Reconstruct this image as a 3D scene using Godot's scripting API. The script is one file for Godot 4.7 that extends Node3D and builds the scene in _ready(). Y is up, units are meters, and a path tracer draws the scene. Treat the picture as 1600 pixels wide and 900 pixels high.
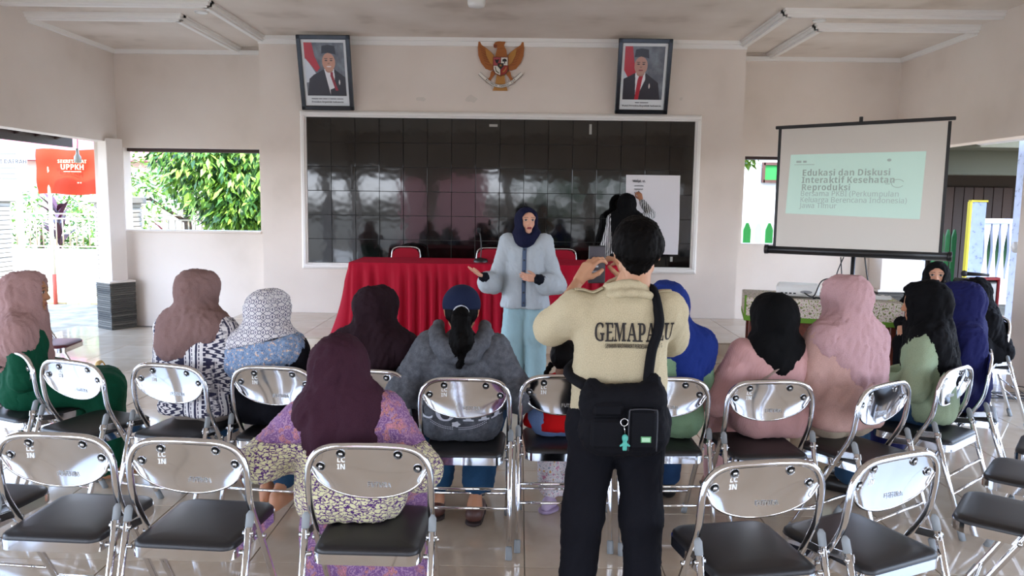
extends Node3D
# A meeting hall with rows of folding chairs, an audience, a speaker and a projection screen.
# x is right, y is up, -z runs from the camera to the front wall; metres.

const CEIL := 3.57
const XL := -5.1
const XR := 4.7
const ZF := -9.8      # side sections of the front wall
const ZC := -9.35     # middle section, which stands proud
const ZB := 4.2       # rear of the hall
const STAGE := 0.27
const TILE := 0.632

var M := {}
var taken := {}
var jobs := []
var head_mesh := []
var hand_mesh := {}
var rng := RandomNumberGenerator.new()
var noise := FastNoiseLite.new()

# ---------------------------------------------------------------- nodes and names
func numbered(called: String) -> String:
	var n: int = taken.get(called, 0)
	taken[called] = n + 1
	return called if n == 0 else "%s_%03d" % [called, n]

func tag(o: Node, label: String, category: String, group := "") -> Node:
	o.set_meta("label", label)
	o.set_meta("category", category)
	if group != "":
		o.set_meta("group", group)
	return o

func thing(called: String, label: String, category: String, at := Vector3.ZERO, turn := 0.0, group := "") -> Node3D:
	var o := Node3D.new()
	o.name = numbered(called)
	add_child(o, true)
	o.position = at
	o.rotation.y = turn
	tag(o, label, category, group)
	return o

func obj(called: String, st: SurfaceTool, material: Material, parent: Node = null) -> MeshInstance3D:
	st.generate_normals()
	return put(called, st.commit(), material, parent)

func put(called: String, mesh: Mesh, material: Material, parent: Node = null) -> MeshInstance3D:
	var o := MeshInstance3D.new()
	o.mesh = mesh
	o.material_override = material
	if parent == null:
		o.name = numbered(called)
		add_child(o, true)
	else:
		o.name = called
		parent.add_child(o, true)
	return o

func struct(called: String, st: SurfaceTool, material: Material) -> MeshInstance3D:
	var o := obj(called, st, material)
	o.set_meta("kind", "structure")
	return o

func struct_node(called: String) -> Node3D:
	var o := Node3D.new()
	o.name = numbered(called)
	add_child(o, true)
	o.set_meta("kind", "structure")
	return o

# ---------------------------------------------------------------- shapes
func S(smooth := false) -> SurfaceTool:
	var st := SurfaceTool.new()
	st.begin(Mesh.PRIMITIVE_TRIANGLES)
	st.set_smooth_group(0 if smooth else -1)
	return st

func tri(st: SurfaceTool, a: Vector3, b: Vector3, c: Vector3, inside: Vector3) -> void:
	var n := (a - c).cross(a - b)
	if n.dot((a + b + c) / 3.0 - inside) < 0.0:
		st.add_vertex(a); st.add_vertex(c); st.add_vertex(b)
	else:
		st.add_vertex(a); st.add_vertex(b); st.add_vertex(c)

func quad(st: SurfaceTool, a: Vector3, b: Vector3, c: Vector3, d: Vector3, inside: Vector3) -> void:
	tri(st, a, b, c, inside)
	tri(st, a, c, d, inside)

func box(st: SurfaceTool, c: Vector3, s: Vector3, b := Basis(), bevel := 0.0) -> void:
	var h := s * 0.5
	if bevel <= 0.0:
		for ax in 3:
			for sg in [-1.0, 1.0]:
				var u := (ax + 1) % 3
				var v := (ax + 2) % 3
				var p := []
				for q in [[-1, -1], [1, -1], [1, 1], [-1, 1]]:
					var w := Vector3.ZERO
					w[ax] = h[ax] * sg
					w[u] = h[u] * q[0]
					w[v] = h[v] * q[1]
					p.append(c + b * w)
				quad(st, p[0], p[1], p[2], p[3], c)
		return
	var e := minf(bevel, minf(h.x, minf(h.y, h.z)) * 0.95)
	for ax in 3:
		var u := (ax + 1) % 3
		var v := (ax + 2) % 3
		for sg in [-1.0, 1.0]:
			var p := []
			for q in [[-1, -1], [1, -1], [1, 1], [-1, 1]]:
				var w := Vector3.ZERO
				w[ax] = h[ax] * sg
				w[u] = (h[u] - e) * q[0]
				w[v] = (h[v] - e) * q[1]
				p.append(c + b * w)
			quad(st, p[0], p[1], p[2], p[3], c)
		for su in [-1.0, 1.0]:
			for sv in [-1.0, 1.0]:
				var p := []
				for q in [[-1, 0], [1, 0], [1, 1], [-1, 1]]:
					var w := Vector3.ZERO
					w[ax] = (h[ax] - e) * q[0]
					w[u] = (h[u] - (e if q[1] == 0 else 0.0)) * su
					w[v] = (h[v] - (0.0 if q[1] == 0 else e)) * sv
					p.append(c + b * w)
				quad(st, p[0], p[1], p[2], p[3], c)
	for sx in [-1.0, 1.0]:
		for sy in [-1.0, 1.0]:
			for sz in [-1.0, 1.0]:
				var w := Vector3(h.x * sx, h.y * sy, h.z * sz)
				tri(st, c + b * (w - Vector3(0, e * sy, e * sz)), c + b * (w - Vector3(e * sx, 0, e * sz)), c + b * (w - Vector3(e * sx, e * sy, 0)), c)

func tube(st: SurfaceTool, pts: Array, r, sides := 10, flat := 1.0) -> void:
	# a round bar through the points; r is one radius or one for each point; flat squashes it across
	var n := pts.size()
	var rings := []
	var up := Vector3.UP
	for i in n:
		var d: Vector3 = ((pts[mini(i + 1, n - 1)] - pts[maxi(i - 1, 0)]) as Vector3).normalized()
		if absf(d.dot(up)) > 0.95:
			up = Vector3.RIGHT if absf(d.x) < 0.9 else Vector3.BACK
		var s := d.cross(up).normalized()
		up = s.cross(d).normalized()
		var ring := []
		var rr: float = r[i] if r is Array else r
		for k in sides:
			var a := TAU * k / sides
			ring.append(pts[i] + s * (cos(a) * rr) + up * (sin(a) * rr * flat))
		rings.append(ring)
	for i in n - 1:
		var c: Vector3 = (pts[i] + pts[i + 1]) * 0.5
		for k in sides:
			var k2 := (k + 1) % sides
			quad(st, rings[i][k], rings[i][k2], rings[i + 1][k2], rings[i + 1][k], c)
	for e in [0, n - 1]:
		var c: Vector3 = pts[e]
		var ins: Vector3 = pts[1] if e == 0 else pts[n - 2]
		for k in sides:
			tri(st, c, rings[e][k], rings[e][(k + 1) % sides], ins)

func lathe(st: SurfaceTool, c: Vector3, prof: Array, sides := 16, b := Basis()) -> void:
	# prof: [radius, height] pairs
	for i in prof.size() - 1:
		var p: Vector2 = Vector2(prof[i][0], prof[i][1])
		var q: Vector2 = Vector2(prof[i + 1][0], prof[i + 1][1])
		var ins := c + b * Vector3(0, (p.y + q.y) * 0.5, 0)
		if absf(p.y - q.y) < 1e-5:
			ins = c + b * Vector3(0, p.y + (0.01 if (i > prof.size() / 2) == (prof[0][1] > prof[-1][1]) else -0.01), 0)
		for k in sides:
			var a := TAU * k / sides
			var d := TAU * (k + 1) / sides
			var p0 := c + b * Vector3(cos(a) * p.x, p.y, sin(a) * p.x)
			var p1 := c + b * Vector3(cos(d) * p.x, p.y, sin(d) * p.x)
			var q0 := c + b * Vector3(cos(a) * q.x, q.y, sin(a) * q.x)
			var q1 := c + b * Vector3(cos(d) * q.x, q.y, sin(d) * q.x)
			if p.x > 1e-5:
				tri(st, p0, p1, q1, ins)
			if q.x > 1e-5:
				tri(st, p0, q1, q0, ins)

func prism(st: SurfaceTool, poly: PackedVector2Array, z0: float, z1: float, t := Transform3D()) -> void:
	var idx := Geometry2D.triangulate_polygon(poly)
	var n := poly.size()
	var mid := t * Vector3(0, 0, (z0 + z1) * 0.5)
	var zdir := t.basis.z
	for z in [z0, z1]:
		for i in range(0, idx.size(), 3):
			var a := t * Vector3(poly[idx[i]].x, poly[idx[i]].y, z)
			var b := t * Vector3(poly[idx[i + 1]].x, poly[idx[i + 1]].y, z)
			var c := t * Vector3(poly[idx[i + 2]].x, poly[idx[i + 2]].y, z)
			var back := (a + b + c) / 3.0 - zdir * (1.0 if z == maxf(z0, z1) else -1.0)
			tri(st, a, b, c, back)
	var cw := Geometry2D.is_polygon_clockwise(poly)
	for i in n:
		var p := poly[i]
		var q := poly[(i + 1) % n]
		var e := (q - p)
		var out := Vector2(e.y, -e.x) * (1.0 if not cw else -1.0)
		var a := t * Vector3(p.x, p.y, z0)
		var b := t * Vector3(q.x, q.y, z0)
		var c := t * Vector3(q.x, q.y, z1)
		var d := t * Vector3(p.x, p.y, z1)
		var ins := (a + c) * 0.5 - t.basis * Vector3(out.x, out.y, 0)
		quad(st, a, b, c, d, ins)

func ellipse_poly(c: Vector2, rx: float, ry: float, n := 20) -> PackedVector2Array:
	var p := PackedVector2Array()
	for i in n:
		p.append(c + Vector2(cos(TAU * i / n) * rx, sin(TAU * i / n) * ry))
	return p

func smooth_path(pts: Array, per := 6) -> Array:
	var out := []
	var n := pts.size()
	for i in n - 1:
		for k in per:
			var t := float(k) / per
			out.append((pts[i] as Vector3).cubic_interpolate(pts[i + 1], pts[maxi(i - 1, 0)], pts[mini(i + 2, n - 1)], t))
	out.append(pts[n - 1])
	return out

func lettering(text: String, size: float, depth := 0.002, serif := false, bold := true) -> TextMesh:
	var f := SystemFont.new()
	f.font_names = PackedStringArray(["Droid Serif" if serif else "Droid Sans"])
	f.font_weight = 700 if bold else 400
	var t := TextMesh.new()
	t.font = f
	t.text = text
	t.font_size = 32
	t.pixel_size = size / 32.0
	t.depth = depth
	t.curve_step = 2.0
	return t

func faint_line(st: SurfaceTool, t: Transform3D, words: Array, h: float) -> void:
	# a line of print too small to read: one bar for each word, centred; words are lengths
	var total := -h * 0.8
	for w in words:
		total += w + h * 0.8
	var x := -total * 0.5
	for w in words:
		box(st, t * Vector3(x + w * 0.5, 0, 0), Vector3(w, h, 0.0008), t.basis)
		x += w + h * 0.8

func scribble(st: SurfaceTool, at: Vector3, length: float, amp: float, r: float, seed_: float) -> void:
	var p := []
	for i in 40:
		var u := i / 39.0
		p.append(at + Vector3(length * u, amp * (sin(u * length * 420.0 + seed_) * 0.6 + noise.get_noise_2d(u * 30.0, seed_) * 0.8), 0))
	tube(st, p, r, 5)

# ---------------------------------------------------------------- materials
func mat(hex: String, rough := 0.7, metal := 0.0) -> StandardMaterial3D:
	var m := StandardMaterial3D.new()
	m.albedo_color = Color.html(hex)
	m.roughness = rough
	m.metallic = metal
	return m

func noise_tex(seed_: int, freq: float, ramp: Array, size := 256, fractal := 4) -> NoiseTexture2D:
	var n := FastNoiseLite.new()
	n.seed = seed_
	n.frequency = freq
	n.noise_type = FastNoiseLite.TYPE_SIMPLEX_SMOOTH
	n.fractal_octaves = fractal
	var g := Gradient.new()
	var offs := PackedFloat32Array()
	var cols := PackedColorArray()
	for r in ramp:
		offs.append(r[0])
		cols.append(Color.html(r[1]))
	g.offsets = offs
	g.colors = cols
	var t := NoiseTexture2D.new()
	t.noise = n
	t.color_ramp = g
	t.width = size
	t.height = size
	t.seamless = true
	return t

func tri_tex(m: StandardMaterial3D, t: Texture2D, scale: float, world := false) -> StandardMaterial3D:
	m.albedo_texture = t
	m.uv1_triplanar = true
	m.uv1_world_triplanar = world
	m.uv1_scale = Vector3.ONE * scale
	return m

func cloth(hex: String, rough := 0.9, sheen := 0.25) -> StandardMaterial3D:
	var m := mat(hex, rough)
	tri_tex(m, M.weave, 9.0)
	m.rim_enabled = true
	m.rim = sheen * 0.5
	m.rim_tint = 0.85
	m.metallic_specular = 0.25
	return m

func img_tex(w: int, h: int, f: Callable) -> ImageTexture:
	var im := Image.create(w, h, false, Image.FORMAT_RGB8)
	for y in h:
		for x in w:
			im.set_pixel(x, y, f.call((x + 0.5) / w, (y + 0.5) / h))
	return ImageTexture.create_from_image(im)

# ---------------------------------------------------------------- bodies and garments as smooth fields
# a primitive is [a, b, ra, rb]: a tapered capsule
func field_at(prims: Array, k: float, p: Vector3) -> float:
	var d := 1e3
	for q in prims:
		var a: Vector3 = q[0]
		var ba: Vector3 = q[1] - a
		var l := ba.length_squared()
		var t := clampf((p - a).dot(ba) / l, 0.0, 1.0) if l > 1e-9 else 0.0
		var e: float = (p - a - ba * t).length() - lerpf(q[2], q[3], t)
		var h := maxf(k - absf(d - e), 0.0) / k
		d = minf(d, e) - h * h * k * 0.25
	return d

func mesh_field(job: Dictionary) -> Array:
	var prims: Array = job.prims
	var negs: Array = job.get("neg", [])
	var cuts: Array = job.get("cuts", [])
	var cell: float = job.cell
	var k: float = job.k
	var n := prims.size()
	var pa := PackedVector3Array(); var pd := PackedVector3Array()
	var r0 := PackedFloat32Array(); var r1 := PackedFloat32Array(); var il := PackedFloat32Array()
	var lo := Vector3.ONE * 1e6
	var hi := Vector3.ONE * -1e6
	for q in prims:
		var a: Vector3 = q[0]
		var b: Vector3 = q[1]
		pa.append(a); pd.append(b - a); r0.append(q[2]); r1.append(q[3] - q[2])
		var l := (b - a).length_squared()
		il.append(1.0 / l if l > 1e-9 else 0.0)
		var m := maxf(q[2], q[3]) + k * 0.5
		lo = lo.min(a.min(b) - Vector3.ONE * m)
		hi = hi.max(a.max(b) + Vector3.ONE * m)
	var ng := negs.size()
	var na := PackedVector3Array(); var nd := PackedVector3Array()
	var n0 := PackedFloat32Array(); var n1 := PackedFloat32Array(); var nl := PackedFloat32Array()
	for q in negs:
		na.append(q[0]); nd.append(q[1] - q[0]); n0.append(q[2]); n1.append(q[3] - q[2])
		var l: float = (q[1] - q[0]).length_squared()
		nl.append(1.0 / l if l > 1e-9 else 0.0)
	lo -= Vector3.ONE * cell * 2.0
	hi += Vector3.ONE * cell * 2.0
	var B := 4
	var nb := Vector3i(((hi - lo) / (cell * B)).ceil()) + Vector3i.ONE
	var nx := nb.x * B
	var ny := nb.y * B
	var nz := nb.z * B
	var sy := nx
	var sz := nx * ny
	var val := PackedFloat32Array()
	val.resize(nx * ny * nz)
	val.fill(1.0)
	var half := cell * B * 0.5
	var rad := half * 1.7321 + cell * 1.05
	var active := PackedInt32Array()
	var dist := PackedFloat32Array()
	dist.resize(n)
	for bz in nb.z:
		for by in nb.y:
			for bx in nb.x:
				var c := lo + Vector3(bx, by, bz) * (cell * B) + Vector3.ONE * half
				var dm := 1e3
				for i in n:
					var v := c - pa[i]
					var t := clampf(v.dot(pd[i]) * il[i], 0.0, 1.0)
					var e := (v - pd[i] * t).length() - r0[i] - r1[i] * t
					dist[i] = e
					if e < dm:
						dm = e
				if dm > rad + k:
					continue
				var outside := false
				var near := dm > -rad
				for pl: Plane in cuts:
					var e := pl.distance_to(c)
					if e > rad:
						outside = true
						break
					if e > -rad:
						near = true
				if outside:
					continue
				var bite := PackedInt32Array()
				for i in ng:
					var v := c - na[i]
					var t := clampf(v.dot(nd[i]) * nl[i], 0.0, 1.0)
					var e := (v - nd[i] * t).length() - n0[i] - n1[i] * t
					if e < -rad:
						outside = true
						break
					if e < rad:
						near = true
						bite.append(i)
				if outside:
					continue
				var base := bx * B + by * B * sy + bz * B * sz
				if not near:
					for z in B:
						for y in B:
							var o := base + y * sy + z * sz
							for x in B:
								val[o + x] = -1.0
					continue
				active.append(bx); active.append(by); active.append(bz)
				var use := PackedInt32Array()
				for i in n:
					if dist[i] < dm + rad * 2.0 + k:
						use.append(i)
				var p0 := lo + Vector3(bx, by, bz) * (cell * B)
				for z in B:
					for y in B:
						var o := base + y * sy + z * sz
						for x in B:
							var p := p0 + Vector3(x, y, z) * cell
							var d := 1e3
							for i in use:
								var v := p - pa[i]
								var t := clampf(v.dot(pd[i]) * il[i], 0.0, 1.0)
								var e := (v - pd[i] * t).length() - r0[i] - r1[i] * t
								var h := k - absf(d - e)
								d = minf(d, e)
								if h > 0.0:
									d -= h * h * 0.25 / k
							for i in bite:
								var v := p - na[i]
								var t := clampf(v.dot(nd[i]) * nl[i], 0.0, 1.0)
								d = maxf(d, n0[i] + n1[i] * t - (v - nd[i] * t).length())
							for pl: Plane in cuts:
								d = maxf(d, pl.distance_to(p))
							val[o + x] = d
	# surface nets
	var verts := PackedVector3Array()
	var idx := PackedInt32Array()
	var at := {}
	var off := PackedInt32Array([0, 1, sy, sy + 1, sz, sz + 1, sz + sy, sz + sy + 1])
	var cor: Array[Vector3] = [Vector3(0, 0, 0), Vector3(1, 0, 0), Vector3(0, 1, 0), Vector3(1, 1, 0), Vector3(0, 0, 1), Vector3(1, 0, 1), Vector3(0, 1, 1), Vector3(1, 1, 1)]
	var e0 := PackedInt32Array([0, 2, 4, 6, 0, 1, 4, 5, 0, 1, 2, 3])
	var e1 := PackedInt32Array([1, 3, 5, 7, 2, 3, 6, 7, 4, 5, 6, 7])
	var w := PackedFloat32Array()
	w.resize(8)
	for ai in range(0, active.size(), 3):
		for z in range(active[ai + 2] * B, mini(active[ai + 2] * B + B, nz - 1)):
			for y in range(active[ai + 1] * B, mini(active[ai + 1] * B + B, ny - 1)):
				for x in range(active[ai] * B, mini(active[ai] * B + B, nx - 1)):
					var o := x + y * sy + z * sz
					var neg := 0
					for c in 8:
						if val[o + off[c]] < 0.0:
							neg += 1
					if neg == 0 or neg == 8:
						continue
					for c in 8:
						w[c] = val[o + off[c]]
					var sum := Vector3.ZERO
					var cnt := 0
					for e in 12:
						var a := w[e0[e]]
						var b := w[e1[e]]
						if (a < 0.0) != (b < 0.0):
							sum += cor[e0[e]].lerp(cor[e1[e]], a / (a - b))
							cnt += 1
					at[o] = verts.size()
					verts.append(lo + (Vector3(x, y, z) + sum / cnt) * cell)
	for o: int in at:
		var a: bool = val[o] < 0.0
		for ax in 3:
			var s0: int = [1, sy, sz][ax]
			var s1: int = [sy, sz, 1][ax]
			var s2: int = [sz, 1, sy][ax]
			if a == (val[o + s0] < 0.0):
				continue
			var i1: int = at.get(o - s1, -1)
			var i2: int = at.get(o - s2, -1)
			var i3: int = at.get(o - s1 - s2, -1)
			if i1 < 0 or i2 < 0 or i3 < 0:
				continue
			var i0: int = at[o]
			if a:
				idx.append_array([i0, i2, i3, i0, i3, i1])
			else:
				idx.append_array([i0, i3, i2, i0, i1, i3])
	return [verts, idx]

func normals_of(verts: PackedVector3Array, idx: PackedInt32Array) -> PackedVector3Array:
	var nr := PackedVector3Array()
	nr.resize(verts.size())
	for i in range(0, idx.size(), 3):
		var a := verts[idx[i]]
		var b := verts[idx[i + 1]]
		var c := verts[idx[i + 2]]
		var f := (a - c).cross(a - b)
		nr[idx[i]] += f
		nr[idx[i + 1]] += f
		nr[idx[i + 2]] += f
	for i in nr.size():
		nr[i] = nr[i].normalized()
	return nr

func run_job(i: int) -> void:
	var job: Dictionary = jobs[i]
	var r := mesh_field(job)
	var verts: PackedVector3Array = r[0]
	var idx: PackedInt32Array = r[1]
	var nr := normals_of(verts, idx)
	if job.has("fold"):
		# cloth folds: [depth, frequency across, frequency down]
		var f: Array = job.fold
		var sd := Vector3(job.get("shift", 0.0), 0, 0)
		for j in verts.size():
			var p := verts[j]
			var q := Vector3(p.x * f[1], p.y * f[2], p.z * f[1]) + sd
			var big := noise.get_noise_3dv(q * 0.55)
			var crease := 0.55 - 2.2 * absf(noise.get_noise_3dv(q * 0.8 + Vector3(9, 4, 2) + Vector3.ONE * big * 1.2))
			verts[j] = p + nr[j] * f[0] * (big * 0.9 + noise.get_noise_3dv(q * 2.1) * 0.4 + crease * 0.75)
		nr = normals_of(verts, idx)
	if job.has("flow"):
		var fl: Callable = job.flow
		for j in verts.size():
			verts[j] = fl.call(verts[j], nr[j])
		nr = normals_of(verts, idx)
	var cols := PackedColorArray()
	if job.has("skin"):
		var sk: Color = job.skin
		cols.resize(verts.size())
		cols.fill(sk)
		for part in job.get("extra", []):
			var src: Array = part[0]
			var t: Transform3D = part[1]
			var base := verts.size()
			var tone: Array = part[2]
			verts.append_array(t * (src[0] as PackedVector3Array))
			nr.append_array(Transform3D(t.basis.orthonormalized(), Vector3.ZERO) * (src[3] as PackedVector3Array))
			var flip := t.basis.determinant() < 0.0
			var si: PackedInt32Array = src[1]
			for j in range(0, si.size(), 3):
				idx.append(base + si[j])
				idx.append(base + (si[j + 2] if flip else si[j + 1]))
				idx.append(base + (si[j + 1] if flip else si[j + 2]))
			var sc: PackedByteArray = src[2]
			for j in sc.size():
				cols.append(tone[sc[j]])
	var arr := []
	arr.resize(Mesh.ARRAY_MAX)
	arr[Mesh.ARRAY_VERTEX] = verts
	arr[Mesh.ARRAY_NORMAL] = nr
	arr[Mesh.ARRAY_INDEX] = idx
	if cols.size():
		arr[Mesh.ARRAY_COLOR] = cols
	job.arrays = arr

func soft(parent: Node, called: String, material: Material, prims: Array, opts := {}) -> MeshInstance3D:
	# queues a field; the node stands at once, its mesh comes with finish_jobs()
	var o := MeshInstance3D.new()
	o.name = called if parent != self else numbered(called)
	o.material_override = material
	parent.add_child(o, true)
	var j := {"prims": prims, "cell": 0.014, "k": 0.04, "node": o}
	j.merge(opts, true)
	jobs.append(j)
	return o

func finish_jobs() -> void:
	var id := WorkerThreadPool.add_group_task(run_job, jobs.size())
	WorkerThreadPool.wait_for_group_task_completion(id)
	for j in jobs:
		var m := ArrayMesh.new()
		m.add_surface_from_arrays(Mesh.PRIMITIVE_TRIANGLES, j.arrays)
		(j.node as MeshInstance3D).mesh = m
	jobs.clear()

# ---------------------------------------------------------------- the scene
func _ready() -> void:
	rng.seed = 4711
	noise.seed = 11
	noise.frequency = 1.0
	noise.noise_type = FastNoiseLite.TYPE_SIMPLEX_SMOOTH
	# camera: hand-held above the last row, tipped down a little and not quite level
	var cam := Camera3D.new()
	cam.name = "camera"
	cam.fov = rad_to_deg(2.0 * atan(450.0 / 1200.0))
	cam.basis = Basis(Vector3.UP, deg_to_rad(0.5)) * Basis(Vector3.RIGHT, -atan(135.0 / 1200.0)) * Basis(Vector3.BACK, 0.0135)
	cam.position = Vector3(0, 1.66, 0)
	cam.far = 300.0
	add_child(cam)
	cam.current = true
	# sky, sun, exposure
	var env := Environment.new()
	var sky := Sky.new()
	var sm := ProceduralSkyMaterial.new()
	sm.sky_top_color = Color(0.62, 0.75, 0.93)
	sm.sky_horizon_color = Color(0.95, 0.97, 1.0)
	sm.ground_horizon_color = Color(0.8, 0.8, 0.78)
	sm.ground_bottom_color = Color(0.5, 0.48, 0.45)
	sm.sky_energy_multiplier = 2.6
	sky.sky_material = sm
	env.background_mode = Environment.BG_SKY
	env.sky = sky
	env.tonemap_mode = Environment.TONE_MAPPER_LINEAR
	env.tonemap_exposure = 1.36
	env.sdfgi_enabled = true
	env.ssao_enabled = true
	env.ssil_enabled = true
	var we := WorldEnvironment.new()
	we.name = "world_environment"
	we.environment = env
	add_child(we)
	var sun := DirectionalLight3D.new()
	sun.name = "sun"
	sun.light_color = Color(1.0, 0.95, 0.86)
	sun.light_energy = 2.4
	sun.light_angular_distance = 0.6
	sun.shadow_enabled = true
	add_child(sun)
	sun.look_at_from_position(Vector3(5.0, 11.0, 6.0), Vector3.ZERO)

	make_materials()
	build_room()
	build_outside()
	build_stage_things()
	build_screen_corner()
	build_chairs()
	build_people()
	finish_jobs()

func make_materials() -> void:
	M.weave = noise_tex(3, 0.09, [[0.0, "c4c4c4"], [0.5, "ebebeb"], [1.0, "ffffff"]], 256, 3)
	M.wall_tex = noise_tex(5, 0.006, [[0.0, "ebe8e4"], [0.4, "f8f6f4"], [1.0, "ffffff"]], 512, 5)
	M.wall = tri_tex(mat("e7dbd0", 0.75), M.wall_tex, 0.22, true)
	M.wall_cool = tri_tex(mat("e4dad1", 0.75), M.wall_tex, 0.22, true)
	M.ceil = tri_tex(mat("e6dbd0", 0.8), noise_tex(8, 0.006, [[0.0, "d2cbc4"], [0.3, "efece8"], [1.0, "ffffff"]], 512, 4), 0.25, true)
	M.trim = mat("eeeae4", 0.6)
	M.dark_wood = tri_tex(mat("3a211c", 0.6), M.weave, 2.0)
	M.grout = mat("6e675f", 0.9)
	var tt := noise_tex(21, 0.012, [[0.0, "efebe6"], [0.5, "f8f5f2"], [1.0, "ffffff"]], 512, 5)
	M.tile = []
	for h in ["c9b8a3", "c5b39e", "cdbca8"]:
		var m := tri_tex(mat(h, 0.07), tt, 0.6, true)
		m.metallic_specular = 0.6
		M.tile.append(m)
	M.black_tile = []
	for h in ["0b0a0a", "0e0d0c", "090909"]:
		var m := mat(h, 0.06)
		m.metallic_specular = 0.55
		m.normal_enabled = true
		m.normal_texture = M.get("wavy") if M.has("wavy") else wavy()
		m.normal_scale = 0.022
		m.uv1_triplanar = true
		m.uv1_world_triplanar = true
		m.uv1_scale = Vector3.ONE * 1.7
		M.black_tile.append(m)
	M.black_joint = mat("4a4846", 0.8)
	M.slate = []
	for h in ["55524c", "4a4742", "625e57", "3f3d39"]:
		M.slate.append(tri_tex(mat(h, 0.85), M.weave, 6.0))
	M.chrome = mat("dedee0", 0.055, 1.0)
	M.chrome_dull = mat("c6c6c6", 0.22, 1.0)
	M.vinyl = tri_tex(mat("1f1c1d", 0.42), M.weave, 14.0)
	M.vinyl_red = tri_tex(mat("5a1826", 0.4), M.weave, 14.0)
	M.rubber = mat("8b8f91", 0.7)
	M.emboss = mat("d0d0d0", 0.3, 1.0)
	M.white_paint = mat("f2f2f0", 0.6)
	M.skin = mat("ffffff", 0.55)
	M.skin.vertex_color_use_as_albedo = true
	M.skin.subsurf_scatter_enabled = true
	M.skin.subsurf_scatter_strength = 0.08
	M.black_plastic = mat("151516", 0.4)
	M.black_paint = mat("1a1a1c", 0.35)
	M.white_plastic = mat("e4e3df", 0.4)
	M.red_cloth = cloth("b8102e", 0.6, 0.4)
	M.leaf = []
	for h in ["6f9a33", "436f24", "8db344", "274a18"]:
		var m := mat(h, 0.45)
		m.backlight_enabled = true
		m.backlight = Color.html(h) * 0.3
		M.leaf.append(m)
	M.leaf_red = mat("8c2440", 0.5)
	M.leaf_dark_red = mat("4a1f33", 0.5)

func wavy() -> NoiseTexture2D:
	var n := FastNoiseLite.new()
	n.seed = 9
	n.frequency = 0.012
	n.fractal_octaves = 2
	var t := NoiseTexture2D.new()
	t.noise = n
	t.width = 256
	t.height = 256
	t.seamless = true
	t.as_normal_map = true
	t.bump_strength = 6.0
	M.wavy = t
	return t

# ---------------------------------------------------------------- the room
func wall_piece(st: SurfaceTool, x0: float, x1: float, y0: float, y1: float, z0: float, z1: float) -> void:
	box(st, Vector3((x0 + x1) / 2, (y0 + y1) / 2, (z0 + z1) / 2), Vector3(absf(x1 - x0), absf(y1 - y0), absf(z1 - z0)))

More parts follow.
